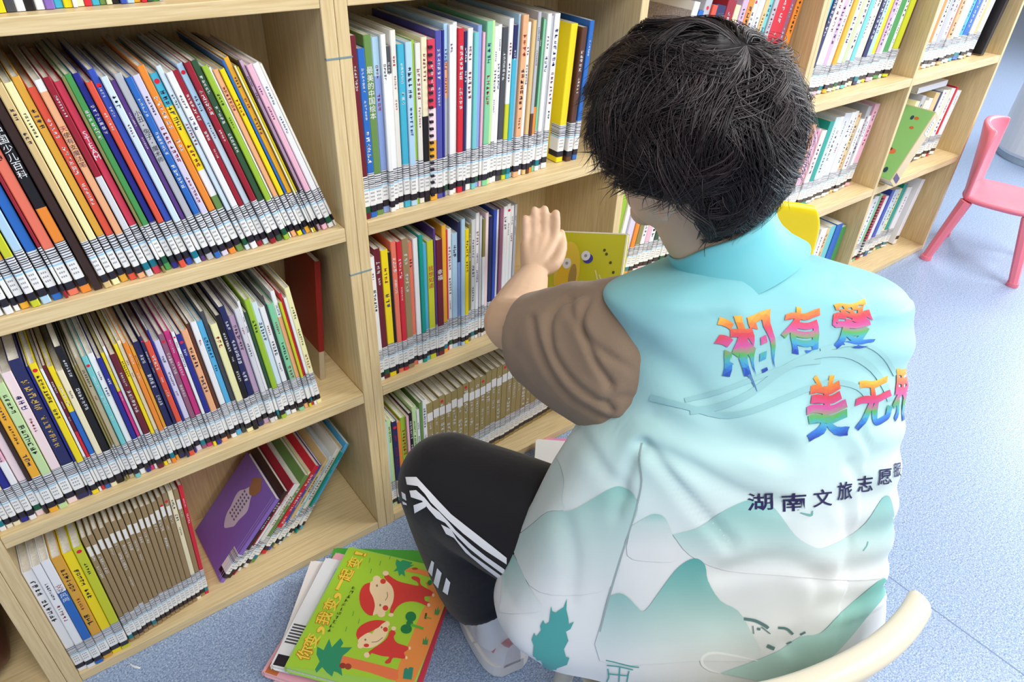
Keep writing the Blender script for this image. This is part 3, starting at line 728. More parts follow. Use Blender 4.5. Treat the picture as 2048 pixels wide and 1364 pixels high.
# trousers ---------------------------------------------------------------------------------
b = MB()
add_tube(b, [torso_pt(t, 0, 0.035) for t in (0.045, 0.12, 0.25)], [(0.100, 0.165), (0.105, 0.17), (0.09, 0.15)], 28, up=A_, n=4)
add_tube(b, [HL + Vector((0.01, -0.02, 0.0)), HL.lerp(KL, 0.35), HL.lerp(KL, 0.7), KL + Vector((0.004, -0.004, 0.0))], [0.108, 0.104, 0.096, 0.084], 28, n=5)
add_ball(b, KL + Vector((0.0, 0.004, 0.002)), (0.083, 0.083, 0.083), None, 24)
add_tube(b, [KL, KL.lerp(AL, 0.3) + Vector((0.0, 0.012, 0)), KL.lerp(AL, 0.65) + Vector((0.0, 0.012, 0)), AL + Vector((-0.004, 0.016, 0.072))], [0.083, 0.080, 0.074, 0.069], 28, n=5)
add_tube(b, [HR, HR.lerp(KR, 0.4), HR.lerp(KR, 0.75), KR], [0.105, 0.10, 0.09, 0.080], 28, n=5)
add_ball(b, KR, (0.080,) * 3, None, 24)
add_tube(b, [KR, KR.lerp(AR, 0.35), KR.lerp(AR, 0.7), AR + Vector((0, 0.01, 0.03))], [0.080, 0.078, 0.072, 0.066], 28, n=5)
BLACK = hx('17161a')
def fold(co):
    return co
TROU = printed('black_track_fabric', 0.75, 0.25, 0.35, 60, 0.15)
trousers = remeshed(b, 'trousers', TROU, 0.006, 8, colf=lambda co: np.array(BLACK))
def bvh_of(o):
    me = o.data
    return BVHTree.FromPolygons([v.co.copy() for v in me.vertices], [tuple(p.vertices) for p in me.polygons])
BV_T = bvh_of(trousers)

def fill_px(poly, step):
    """triangulated inside of a picture-plane outline: verts (px), faces"""
    pts = []; n = len(poly)
    for i in range(n):
        a = Vector(poly[i]); b_ = Vector(poly[(i + 1) % n]); k = max(1, int((b_ - a).length / step))
        for j in range(k): pts.append(a.lerp(b_, j / k))
    nb = len(pts); edges = [(i, (i + 1) % nb) for i in range(nb)]
    xs = [p.x for p in pts]; ys = [p.y for p in pts]
    y = min(ys) + step * 0.5; odd = False
    def inside(x, y):
        c = False; j = n - 1
        for i in range(n):
            xi, yi = poly[i]; xj, yj = poly[j]
            if (yi > y) != (yj > y) and x < (xj - xi) * (y - yi) / (yj - yi) + xi: c = not c
            j = i
        return c
    while y < max(ys):
        x = min(xs) + (step * 0.5 if odd else 0)
        while x < max(xs):
            if inside(x, y): pts.append(Vector((x, y)))
            x += step
        y += step * 0.9; odd = not odd
    v, e, f, _, _, _ = geometry.delaunay_2d_cdt([Vector(p) for p in pts], edges, [], 1, 1e-3)
    return [tuple(p) for p in v], f
VN = {}; NRM = {}
def onto(bvh, px, py, off):
    r = ray(px, py); h = bvh.ray_cast(CAM_POS, r)
    if h[0] is None: return None
    n = h[1] if h[1].dot(r) < 0 else -h[1]
    p = h[0] + n * off
    if id(bvh) in VN:
        fs, vs, vn = VN[id(bvh)]; acc = Vector()
        for k in fs[h[2]]: acc += vn[k] / ((vs[k] - h[0]).length + 1e-5)
        NRM[tuple(round(x, 6) for x in p)] = acc.normalized()
    return p
def press(mb_, bvh, verts, faces, off, colf, maxjump=0.06):
    P = [onto(bvh, x, y, off) for x, y in verts]
    for f in faces:
        q = [P[k] for k in f]
        if any(p is None for p in q): continue
        if max((q[0] - p).length for p in q) > maxjump: continue
        cx = sum(verts[k][0] for k in f) / len(f); cy = sum(verts[k][1] for k in f) / len(f)
        mb_.face(q, colf(cx, cy))
def ribbon(line, wd):
    """outline of a brushed line of given widths"""
    Lh, Rh = [], []
    n = len(line)
    for i, p in enumerate(line):
        a = Vector(line[max(0, i - 1)]); c = Vector(line[min(n - 1, i + 1)]); t = (c - a).normalized(); nrm = Vector((-t.y, t.x))
        w_ = wd[i] if hasattr(wd, '__len__') else wd
        Lh.append(tuple(Vector(p) + nrm * w_ / 2)); Rh.append(tuple(Vector(p) - nrm * w_ / 2))
    return Lh + Rh[::-1]

STR = [
 [(812, 954), (834, 954), (853, 975), (880, 1004), (903, 1028), (944, 1060), (985, 1092), (1014, 1115), (1014, 1128), (968, 1098), (927, 1066), (897, 1039), (877, 1019), (862, 1004), (850, 987), (836, 972), (815, 969)],
 [(820, 981), (833, 980), (850, 995), (865, 1013), (880, 1024), (897, 1042), (912, 1060), (944, 1089), (974, 1113), (1010, 1138), (1009, 1149), (968, 1119), (938, 1095), (915, 1072), (891, 1045), (874, 1036), (858, 1018), (845, 1001), (823, 994)],
 [(828, 1010), (850, 1002), (853, 1013), (830, 1026)],
 [(883, 1048), (903, 1058), (915, 1078), (944, 1108), (1008, 1154), (1007, 1163), (968, 1134), (932, 1104), (909, 1075), (893, 1067)],
 [(864, 1120), (869, 1124), (865, 1152), (857, 1142)], [(875, 1135), (884, 1145), (877, 1176), (868, 1165)], [(893, 1154), (901, 1164), (896, 1189), (886, 1182)],
 [(804, 983), (812, 988), (814, 1001), (806, 996)], [(806, 1002), (814, 1006), (815, 1010), (807, 1008)]]
q = MB()
for poly in STR:
    v, f = fill_px(poly, 5); press(q, BV_T, v, f, 0.0012, lambda x, y: hx('f1f0f3'), 0.03)
o = q.build('side_stripes', printed('white_stripe_tape', 0.6, 0.3), trousers, smooth=True); o['label'] = 'three white stripes'

# shoes -------------------------------------------------------------------------------------
WHT = printed('white_trainer_leather', 0.45, 0.4)
def shoe(cx, heel_y, toe_y, ang):
    r = empty('shoe', (0, 0, 0)); attach(r)
    r.matrix_parent_inverse = Matrix.Identity(4); r.location = Vector((cx, heel_y, 0.0)) - PO; r.rotation_euler = (0, 0, ang)
    L_ = toe_y - heel_y
    def prof(f):   # half width, sole to upper height
        w_ = 0.036 + 0.012 * math.sin(min(1, f * 1.2) * math.pi * 0.9) if f < 0.9 else 0.046 * math.sqrt(max(0, (1.02 - f) / 0.12)) * 0.9
        return max(0.012, w_)
    s_ = MB(); rings = []
    for i in range(37):
        f = i / 36; w_ = prof(f) * (1.0 if f > 0.16 else 0.50 + 0.50 * math.sqrt(1 - (1 - f / 0.16) ** 2)); y = f * L_
        hgt = 0.030 + (0.006 if f < 0.3 else 0)
        rings.append([(-w_ - 0.004, y, 0.001), (-w_ - 0.007, y, 0.010), (-w_ - 0.005, y, hgt), (w_ + 0.005, y, hgt), (w_ + 0.007, y, 0.010), (w_ + 0.004, y, 0.001)])
    s_.grid(rings, hx('eeeae8'), wrap=True); s_.cap(rings[0], hx('eeeae8'), True); s_.cap(rings[-1], hx('eeeae8'))
    s_.build('sole', WHT, r, smooth=False, recalc=True, bevel=0.002)
    u = MB(); rings = []
    for i in range(41):
        f = i / 40; w_ = prof(f) * (1.0 if f > 0.16 else 0.48 + 0.52 * math.sqrt(1 - (1 - f / 0.16) ** 2)); y = f * L_
        top = 0.095 - 0.01 * math.sin(f * 6) if f < 0.42 else 0.095 - 0.062 * ((f - 0.42) / 0.58) ** 0.8
        row_ = []
        for k in range(25):
            a = math.pi * k / 24
            xx = -math.cos(a); zz = math.sin(a)
            row_.append((math.copysign(abs(xx) ** 0.75, xx) * w_ * (1 - 0.35 * zz * (0.6 if f < 0.4 else 0.3)), y, 0.028 + (top - 0.028) * zz ** 0.7))
        rings.append(row_)
    def cf(a, b_):
        f = a / 40; z = b_ / 24
        if 0.05 < f < 0.7 and (0.10 + 0.22 * f < z < 0.19 + 0.24 * f or 0.81 - 0.24 * f < z < 0.90 - 0.22 * f): return hx('d9878f')
        if f < 0.16 and 0.32 < z < 0.68: return hx('dba0a8')
        return hx('ebe7ea')
    u.grid(rings, (1, 1, 1), colf=cf); u.cap(rings[0], hx('e8dfe2'), True); u.cap(rings[-1], hx('ebe7ea'))
    u.build('upper', WHT, r, smooth=True, recalc=True)
    for k in range(4):
        l = MB(); y = L_ * (0.5 + 0.08 * k); add_tube(l, [(-0.02, y, 0.088 - 0.008 * k), (0, y + 0.004, 0.096 - 0.010 * k), (0.02, y, 0.088 - 0.008 * k)], [0.003] * 3, 8, n=3, col=hx('f4f2f2')); l.build('lace', WHT, r, smooth=True)
    return r
shoe(0.472, -0.447, -0.216, math.radians(-12)); shoe(0.992, -0.492, -0.26, math.radians(-14))

for ap, kp in ((AL, KL), (AR, KR)):
    q = MB(); add_tube(q, [ap + Vector((0, -0.004, -0.025)), ap + Vector((0, 0, 0.03)), ap.lerp(kp, 0.28)], [0.036, 0.038, 0.041], 20, n=3, col=hx('eceaea')); attach(q.build('sock', WHT, None, smooth=True))
# T-shirt -------------------------------------------------------------------------------------
b = MB()
add_tube(b, [torso_pt(t) for t in (0.35, 0.6, 0.85, 0.98)], [(0.10, 0.14), (0.10, 0.14), (0.10, 0.15), (0.07, 0.12)], 28, up=A_, n=4)
SC_ = at(1274, 732, 0.965)                                                     # middle of the near armhole
sl = [SC_ + A_ * 0.04, SC_, at(1172, 708, 1.00), at(1105, 690, 1.04), at(1066, 682, 1.07)]
add_tube(b, sl, [(0.100, 0.136), (0.096, 0.134), (0.084, 0.108), (0.072, 0.090), (0.064, 0.078)], 36, up=Z_, n=6)
add_tube(b, [SHR - A_ * 0.03, SHR.lerp(ELR, 0.3), SHR.lerp(ELR, 0.85)], [0.070, 0.070, 0.062], 28, n=6)
def tcol(co): return np.array(hx('97806b'))
TSH = printed('taupe_cotton_jersey', 0.85, 0.15, 0.25, 900, 0.2)
tshirt = remeshed(b, 't_shirt', TSH, 0.005, 8, colf=tcol)
# drapery: creases traced where they run on the cloth
from mathutils import noise as mnoise
def to_px(p):
    d = p - CAM_POS; w_ = d.dot(FWD); return 1024 + FPX * d.dot(RIGHT) / w_, 682 + FPX * d.dot(DOWN) / w_
def seg_dist(px, py, line):
    """signed distance to a polyline"""
    best = 1e9; sg = 1
    for (x0, y0), (x1, y1) in zip(line, line[1:]):
        dx, dy = x1 - x0, y1 - y0; t = max(0, min(1, ((px - x0) * dx + (py - y0) * dy) / (dx * dx + dy * dy)))
        ddx, ddy = px - x0 - t * dx, py - y0 - t * dy; d = math.hypot(ddx, ddy)
        if d < best: best = d; sg = 1 if dx * ddy - dy * ddx > 0 else -1
    return best * sg
def smooth_line(l): return [tuple(p) for p in catmull(l, 4)]
CR_S = [([(1178, 586), (1125, 606), (1100, 645), (1108, 705), (1150, 765), (1225, 815)], 8, 0.0055), ([(1196, 578), (1172, 615), (1165, 655), (1186, 715), (1222, 770)], 8, 0.005),
        ([(1068, 640), (1082, 705), (1120, 770), (1182, 818), (1250, 850)], 9, 0.005), ([(1140, 600), (1150, 640), (1200, 700), (1270, 740)], 10, 0.003), ([(1290, 800), (1250, 792), (1215, 800)], 8, 0.003)]
CR_S = [(smooth_line(l), w_, a_) for l, w_, a_ in CR_S]
ARMH = smooth_line([(1190, 566), (1218, 590), (1250, 640), (1276, 720), (1288, 810), (1276, 880), (1230, 872)])
me = tshirt.data; disp = []
for v in me.vertices:
    k = 0.0035 * mnoise.noise(v.co * 13) + 0.0018 * mnoise.noise(v.co * 34)
    if v.normal.dot(v.co - CAM_POS) < 0 and v.co.x < 0.75:
        x, y = to_px(v.co)
        for l, w_, a_ in CR_S:
            d = seg_dist(x, y, l)
            if abs(d) < 45: k += a_ * (-1.5 * math.exp(-(d / w_) ** 2) + 0.8 * math.exp(-(d / (2.5 * w_)) ** 2))
        k *= max(0.0, min(1.0, (abs(seg_dist(x, y, ARMH)) - 6) / 34))
    disp.append(v.co + v.normal * k)
for v, c in zip(me.vertices, disp): v.co = c

# vest ------------------------------------------------------------------------------------------
C0 = Vector((0.655, -0.705, 0.30)); C1 = Vector((0.70, -0.57, 0.84)); UPV = (C1 - C0).normalized()
FA = (F_ - UPV * F_.dot(UPV)).normalized()
VR = [(-0.14, 0.298, 0.255, 0.22, 0.110), (0, 0.33, 0.254, 0.21, 0.112), (0.2, 0.315, 0.246, 0.185, 0.118), (0.4, 0.27, 0.245, 0.16, 0.122), (0.6, 0.215, 0.234, 0.14, 0.12),
      (0.7, 0.172, 0.229, 0.13, 0.118), (0.78, 0.155, 0.226, 0.12, 0.115), (0.9, 0.156, 0.232, 0.105, 0.11), (0.98, 0.166, 0.205, 0.09, 0.10), (1.03, 0.096, 0.130, 0.078, 0.080), (1.05, 0.064, 0.080, 0.066, 0.064), (1.06, 0.054, 0.062, 0.058, 0.056)]
NU, NS = 300, 15
CR_V = [([(1292, 890), (1340, 950), (1390, 1010), (1460, 1085)], 11, 0.006), ([(1296, 886), (1380, 930), (1480, 985), (1570, 1010)], 14, 0.005), ([(1280, 890), (1250, 960), (1235, 1030)], 12, 0.004),
        ([(1150, 850), (1200, 930), (1255, 990)], 14, 0.004), ([(1290, 700), (1370, 760), (1450, 850), (1560, 900)], 26, 0.005), ([(1310, 830), (1420, 880), (1560, 905)], 22, 0.004),
        ([(1700, 930), (1745, 1000), (1765, 1080)], 12, 0.004), ([(1720, 860), (1760, 930), (1785, 1010)], 10, 0.004), ([(1690, 1010), (1700, 1080), (1680, 1150)], 13, 0.004),
        ([(1440, 1145), (1560, 1120), (1640, 1150)], 18, 0.005), ([(1640, 1150), (1630, 1220), (1580, 1290)], 16, 0.004), ([(1130, 1040), (1145, 1110), (1140, 1200)], 16, 0.004), ([(1240, 600), (1340, 640), (1450, 640)], 22, 0.003),
        ([(1500, 530), (1580, 545), (1660, 560)], 16, 0.003), ([(1745, 560), (1780, 620), (1800, 700)], 12, 0.003)]
CR_V = [(smooth_line(l), w_ * 1.25, a_ * 0.9) for l, w_, a_ in CR_V]
CR_V = [(l, w_, a_, min(x for x, y in l) - 4 * w_, max(x for x, y in l) + 4 * w_, min(y for x, y in l) - 4 * w_, max(y for x, y in l) + 4 * w_) for l, w_, a_ in CR_V]
vr = catmull(VR, NS)
def vest_pt(t, wL, wR, df, db, k):
    a = 2 * math.pi * k / NU; n = 2.35; ca, sa = math.cos(a), math.sin(a)
    x = math.copysign(abs(ca) ** (2 / n), ca) * (wR if ca > 0 else wL); y = math.copysign(abs(sa) ** (2 / n), sa) * (df if sa > 0 else db)
    return C0.lerp(C1, 0) + (C1 - C0) * t + A_ * x + FA * y
rings = []
for (t, wL, wR, df, db) in vr:
    row_ = []; t_row = t
    for k in range(NU):
        a = 2 * math.pi * k / NU
        hem = 0.005 + 0.035 * max(0, -math.cos(a)) ** 2
        t = t_row if t_row > 0.2 else 0.2 + (t_row - 0.2) * (0.2 - hem) / 0.34
        p = vest_pt(t, wL, wR, df, db, k); c = C0 + (C1 - C0) * t; n = (p - c).normalized()
        low = max(0, min(1, (0.75 - t) / 0.6))
        d = 0.010 * mnoise.noise(Vector((p.x * 6, p.y * 6, p.z * 4))) * (0.4 + 0.6 * low)
        d += 0.004 * mnoise.noise(Vector((p.x * 16 + 3, p.y * 16, p.z * 9)))
        u = (p - c).dot(A_); h = t
        if u > 0.08: d += 0.0026 * math.sin(h * 62 + u * 25) * min(1, (u - 0.08) / 0.08) * (1 if 0.15 < h < 0.95 else 0)
        d += 0.0035 * low * math.sin(a * 9 + h * 3)
        q_ = p + n * d
        if n.dot(p - CAM_POS) < 0:
            x, y = to_px(q_)
            for l, w_, a_, bx0, bx1, by0, by1 in CR_V:
                if not (bx0 < x < bx1 and by0 < y < by1): continue
                s__ = seg_dist(x, y, l)
                if abs(s__) < 4 * w_: d += a_ * (-1.5 * math.exp(-(s__ / w_) ** 2) + 0.8 * math.exp(-(s__ / (2.5 * w_)) ** 2))
        row_.append(p + n * d)
    rings.append(row_)
def lerp3(a, b_, f): return tuple(x + (y - x) * f for x, y in zip(a, b_))
GST = [(-0.2, hx('e4e7e9')), (0.40, hx('e6eaec')), (0.55, hx('d9ecec')), (0.68, hx('c3e9e8')), (0.80, hx('b0e3e4')), (0.92, hx('9dd5da')), (1.0, hx('86cad2')), (1.10, hx('70bfca'))]
def vgrad(t):
    for (t0, c0), (t1, c1) in zip(GST, GST[1:]):
        if t <= t1: return lerp3(c0, c1, max(0, (t - t0) / (t1 - t0)))
    return GST[-1][1]
vm = MB()
vm.grid(rings, wrap=True, colf=lambda a, b_: vgrad(vr[a][0]))
# rolled hem
nv0 = len(vm.v); nf0 = len(vm.f)
BV_V = BVHTree.FromPolygons([Vector(v) for v in vm.v], vm.f)
_vn = [Vector() for _ in vm.v]
for f in vm.f:
    a_, b_, c_ = (Vector(vm.v[k]) for k in f[:3]); n_ = (b_ - a_).cross(c_ - a_)
    cc = sum((Vector(vm.v[k]) for k in f), Vector()) / len(f)
    if n_.dot(cc - (C0 + (C1 - C0) * ((cc - C0).dot(UPV) / (C1 - C0).length))) < 0: n_ = -n_
    for k in f: _vn[k] += n_
VN[id(BV_V)] = (vm.f[:], [Vector(v) for v in vm.v], [n.normalized() for n in _vn])
def fade(stops, axis=(0, 1)):
    def g(x, y):
        s = x * axis[0] + y * axis[1]
        for (s0, c0), (s1, c1) in zip(stops, stops[1:]):
            if s <= s1: return lerp3(c0, c1, max(0, min(1, (s - s0) / (s1 - s0))))
        return stops[-1][1]
    return g
WV = hx('e4e8ea')
HILLS = [
 ([(1108, 905), (1122, 935), (1128, 965), (1124, 1000), (1128, 1020), (1095, 1024), (1060, 1052), (1022, 1078), (1040, 1040), (1075, 980)], fade([(905, hx('c4dcda')), (1060, hx('dbe4e4'))])),
 ([(1345, 1068), (1395, 1055), (1440, 1025), (1480, 1005), (1505, 1000), (1540, 1010), (1560, 1030), (1590, 1070), (1620, 1090), (1645, 1095), (1690, 1075), (1730, 1045), (1760, 1000), (1772, 990), (1781, 1000), (1788, 1040), (1785, 1110), (1776, 1150), (1700, 1160), (1560, 1150), (1450, 1140), (1380, 1110)], fade([(990, hx('86c3bf')), (1060, hx('b1d6d3')), (1140, WV)])),
 ([(1262, 1052), (1290, 1035), (1310, 1027), (1330, 1035), (1345, 1070), (1357, 1118), (1300, 1122), (1255, 1110)], fade([(1027, hx('98ccc8')), (1045, hx('c8dedc')), (1095, WV)])),
 ([(1020, 1080), (1060, 1055), (1095, 1025), (1130, 1022), (1150, 1018), (1190, 995), (1225, 975), (1245, 973), (1265, 985), (1275, 1005), (1273, 1030), (1250, 1080), (1225, 1170), (1130, 1190), (1060, 1170)], fade([(970, hx('8cc5bf')), (1030, hx('b5d6d3')), (1110, hx('cfe0df')), (1180, WV)])),
 ([(1018, 1094), (1040, 1130), (1060, 1175), (1085, 1215), (1060, 1225), (1004, 1225), (1003, 1200), (1008, 1140)], fade([(1095, hx('8ac5bf')), (1215, WV)])),
 ([(1218, 1192), (1240, 1185), (1258, 1195), (1275, 1213), (1290, 1220), (1320, 1180), (1350, 1140), (1375, 1120), (1395, 1116), (1410, 1130), (1415, 1160), (1440, 1200), (1475, 1220), (1500, 1260), (1517, 1316), (1400, 1320), (1200, 1320)], fade([(1112, hx('58a8a6')), (1170, hx('83bdba')), (1240, hx('b9d5d3')), (1320, WV)])),
 ([(1440, 1345), (1515, 1318), (1560, 1298), (1600, 1272), (1640, 1265), (1680, 1225), (1720, 1190), (1768, 1155), (1768, 1190), (1735, 1230), (1690, 1285), (1640, 1330), (1560, 1364)], fade([(1155, hx('6fbfb2')), (1250, hx('a5d3cd')), (1350, hx('b9d9d4'))])),
]
off = 0.0006
for k, (poly, cf) in enumerate(HILLS):
    poly = [tuple(p) for p in catmull(poly + [poly[0]], 3)[:-1]]; v, f = fill_px(poly, 6.5); press(vm, BV_V, v, f, off + 0.0005 + k * 0.00005, cf)
off += 0.0003
TEAL = hx('4fa5a3')
PAG = [(1103, 1211), (1105, 1221), (1112, 1224), (1120, 1218), (1128, 1213), (1134, 1196), (1133, 1218), (1137, 1235), (1138, 1247), (1148, 1242), (1141, 1257), (1132, 1262), (1137, 1280), (1128, 1297), (1132, 1312), (1139, 1314), (1134, 1328), (1114, 1335), (1112, 1347), (1066, 1318), (1068, 1289), (1064, 1278), (1069, 1264), (1073, 1272), (1083, 1259), (1081, 1251), (1087, 1239), (1091, 1247), (1099, 1243)]
v, f = fill_px(PAG, 7); press(vm, BV_V, v, f, off + 0.0005, lambda x, y: TEAL)
LN = []
def brush(line, wd, col, lift=0.0012, step=5):
    if len(line) > 2:
        wl = wd if hasattr(wd, '__len__') else [wd] * len(line)
        wd = [float(x[0]) for x in catmull([(w_, 0) for w_ in wl], 3)]; line = [tuple(p) for p in catmull(line, 3)]
    v, f = fill_px(ribbon(line, wd), step); press(vm, BV_V, v, f, off + 0.0003 + lift * 0.2, lambda x, y: col)
for q_ in ([(1212, 1319), (1230, 1323), (1262, 1331), (1278, 1333)], [(1214, 1329), (1240, 1332), (1266, 1338)], [(1216, 1336), (1218, 1352), (1214, 1362)], [(1258, 1340), (1254, 1362)], [(1240, 1333), (1238, 1362)], [(1216, 1346), (1256, 1350)]):
    brush(q_, 2.4, TEAL, 0.0013, 3)
for q_, wd in (([(1487, 1236), (1510, 1240), (1530, 1250), (1536, 1255)], 6), ([(1505, 1250), (1507, 1266)], 1.8), ([(1522, 1252), (1540, 1266)], 1.8), ([(1556, 1254), (1572, 1256), (1585, 1267)], 5), ([(1610, 1263), (1600, 1268)], 4), ([(1534, 1290), (1548, 1296)], 7), ([(1572, 1286), (1582, 1282)], 3), ([(1514, 1256), (1520, 1257)], 5)):
    brush(q_, wd, hx('5d7f80'), 0.0013, 3)
for q_, wd in (([(1380, 822), (1440, 812), (1500, 786), (1560, 742), (1610, 716), (1660, 706), (1705, 712), (1745, 738), (1770, 775), (1780, 800)], 6), ([(1370, 800), (1440, 782), (1520, 752), (1590, 728), (1640, 722)], 4),
                ([(1300, 795), (1370, 812), (1440, 830), (1500, 822), (1570, 795), (1620, 775), (1670, 764), (1715, 774), (1740, 800)], 5), ([(1640, 700), (1690, 688), (1735, 690), (1770, 715), (1790, 750)], 4)):
    brush(q_, wd * 2.3, hx('a0d2d5'), 0.0004, 6)
brush([(1440, 1345), (1418, 1338), (1404, 1326), (1406, 1312), (1425, 1304), (1465, 1309), (1515, 1320)], [2, 4, 6, 6, 5, 4, 2], hx('f2f5f6'), 0.0014, 4)
brush([(1600, 1024), (1614, 1028), (1622, 1029), (1624, 1020)], [2, 4, 4, 2], hx('73b3ae'), 0.0014, 3)
brush([(1725, 1100), (1732, 1090), (1734, 1082)], 2.5, hx('73b3ae'), 0.0014, 3)
for q_ in ([(1284, 884), (1280, 920), (1284, 960), (1277, 1000), (1262, 1052), (1240, 1120), (1216, 1200), (1200, 1262)],):
    brush(q_, [3, 3, 3, 3, 3.2, 4, 4, 3], hx('9fb0b2'), 0.0016, 4)

# lettering on the back -------------------------------------------------------------------------
def bold_char(ch, embolden):
    cu = bpy.data.curves.new('t', 'FONT'); cu.body = ch; cu.size = 1.0; cu.offset = embolden; cu.resolution_u = 4
    ob = bpy.data.objects.new('t', cu); COL.objects.link(ob)
    me = bpy.data.meshes.new_from_object(ob.evaluated_get(bpy.context.evaluated_depsgraph_get()))
    bm = bmesh.new(); bm.from_mesh(me); bmesh.ops.triangulate(bm, faces=bm.faces[:])
    for _ in range(3):
        le = [e for e in bm.edges if e.calc_length() > 0.16]
        if not le: break
        bmesh.ops.subdivide_edges(bm, edges=le, cuts=1); bmesh.ops.triangulate(bm, faces=bm.faces[:])
    V = [v.co.copy() for v in bm.verts]; F = [tuple(v.index for v in f.verts) for f in bm.faces]; bm.free()
    bpy.data.objects.remove(ob); bpy.data.meshes.remove(me); bpy.data.curves.remove(cu)
    x0 = min(v.x for v in V); x1 = max(v.x for v in V); y0 = min(v.y for v in V); y1 = max(v.y for v in V)
    return [((v.x - x0) / (x1 - x0), (v.y - y0) / (y1 - y0)) for v in V], F
def letter(ch, TL, TR, BR, BL, colf, emb, lift, warp=None):
    UV, F = bold_char(ch, emb); px = []
    for (u, v) in UV:
        if warp: u, v = warp(u, v)
        top = Vector(TL).lerp(Vector(TR), u); bot = Vector(BL).lerp(Vector(BR), u); px.append(tuple(bot.lerp(top, v)))
    P = [onto(BV_V, x, y, off + 0.0003 + lift * 0.2) for x, y in px]
    for f in F:
        q_ = [P[k] for k in f]
        if any(p is None for p in q_) or max((q_[0] - p).length for p in q_) > 0.05: continue
        vm.face(q_, colf(sum(UV[k][1] for k in f) / len(f)))
RB = [(0.0, hx('2f35a4')), (0.14, hx('3f7fd6')), (0.25, hx('53b0cf')), (0.36, hx('5bb75f')), (0.5, hx('d65fa6')), (0.68, hx('e04a5c')), (0.84, hx('ee8a3e')), (1.0, hx('f9c64a'))]
def rainbow(v):
    for (a, c), (b_, d_) in zip(RB, RB[1:]):
        if v <= b_: return lerp3(c, d_, max(0, (v - a) / (b_ - a)))
    return RB[-1][1]
def rough_(u, v): return (u + 0.03 * math.sin(v * 9 + u * 4), v + 0.03 * math.sin(u * 8))
for ch, q_ in (('湘', ((1424, 640), (1540, 616), (1552, 740), (1440, 760))), ('有', ((1566, 618), (1638, 604), (1650, 714), (1560, 706))), ('爱', ((1658, 606), (1738, 598), (1754, 694), (1664, 700))),
               ('美', ((1612, 755), (1682, 742), (1704, 872), (1610, 886))), ('无', ((1710, 766), (1778, 752), (1784, 842), (1706, 866))), ('界', ((1786, 742), (1822, 728), (1816, 836), (1782, 850)))):
    letter(ch, *q_, rainbow, 0.030, 0.0017, rough_)
brush([(1497, 748), (1506, 765), (1513, 782)], [7, 4, 1.5], hx('5c87b8'), 0.0017, 3)
NAVY = hx('2a2557')
for ch, (x0, y0, x1, y1) in zip('湖南文旅志愿服', ((1494, 983, 1545, 1019), (1562, 984, 1611, 1021), (1625, 977, 1663, 1012), (1673, 962, 1703, 998), (1713, 950, 1744, 982), (1754, 937, 1782, 968), (1785, 925, 1800, 952))):
    sk_ = (x1 - x0) * -0.05 if x0 > 1620 else 0
    letter(ch, (x0, y0 + 2), (x1, y0 + sk_), (x1, y1 + sk_), (x0, y1 + 2), lambda v: NAVY, 0.012, 0.0018)
VEST = printed('thin_printed_polyester', 0.55, 0.35, 0.12, 35, 0.05)
vest = attach(vm.build('vest', VEST, None, smooth=True))
_nl = [(0, 0, 0)] * sum(len(f) for f in vm.f); _i = 0
for fi, f in enumerate(vm.f):
    for k in f:
        if fi >= nf0:
            n_ = NRM.get(tuple(round(x, 6) for x in vm.v[k]))
            if n_ is not None: _nl[_i] = tuple(n_)
        _i += 1
# printed patches take the cloth's own normals
fl = []
for fi in range(nf0, len(vm.f)):
    f = vm.f[fi]; a_, b_, c_ = (Vector(vm.v[k]) for k in f[:3]); n_ = NRM.get(tuple(round(x, 6) for x in vm.v[f[0]]))
    if n_ is not None and (b_ - a_).cross(c_ - a_).dot(n_) < 0: fl.append(fi)
for fi in range(nf0):
    f = vm.f[fi]; a_, b_, c_ = (Vector(vm.v[k]) for k in f[:3]); cc = sum((Vector(vm.v[k]) for k in f), Vector()) / len(f)
bm_ = bmesh.new(); bm_.from_mesh(vest.data); bm_.faces.ensure_lookup_table()
bmesh.ops.reverse_faces(bm_, faces=[bm_.faces[k] for k in fl])
f0_ = bm_.faces[nf0 // 2]
if f0_.normal.dot(VN[id(BV_V)][2][f0_.verts[0].index]) < 0: bmesh.ops.reverse_faces(bm_, faces=bm_.faces[:nf0])
bm_.to_mesh(vest.data); bm_.free()
nl2 = []
for p_ in vest.data.polygons:
    for k in p_.vertices:
        n_ = NRM.get(tuple(round(x, 6) for x in vm.v[k])) if p_.index >= nf0 else None
        nl2.append(tuple(n_) if n_ is not None else (0, 0, 0))
vest.data.normals_split_custom_set(nl2)
vest['label'] = 'turquoise to white vest with green hills and rainbow lettering'
# stand collar and white armhole piping
q = MB(); rows_ = []
CN = Vector((0.682, -0.558, 0.876)); cu_ = (Vector((0.655, -0.51, 0.965)) - CN).normalized()
for i, (h, r_) in enumerate(((-0.030, 0.082), (-0.012, 0.070), (0.006, 0.063), (0.018, 0.061), (0.027, 0.062), (0.029, 0.059), (0.018, 0.056), (-0.012, 0.058))):
    row_ = []
    for k in range(64):
        a = 2 * math.pi * k / 64; e1 = (A_ - cu_ * A_.dot(cu_)).normalized(); e2 = cu_.cross(e1)
        hh = h * (1.0 - 0.25 * math.sin(a)) if h > 0 else h
        row_.append(CN + cu_ * (hh + 0.002 * math.sin(a * 5) * (i > 1)) + e1 * (r_ * 1.1 * math.cos(a)) + e2 * (r_ * math.sin(a)))
    rows_.append(row_)
q.grid(rows_, hx('72cad5'), wrap=True)
o = q.build('collar', VEST, vest, smooth=True)

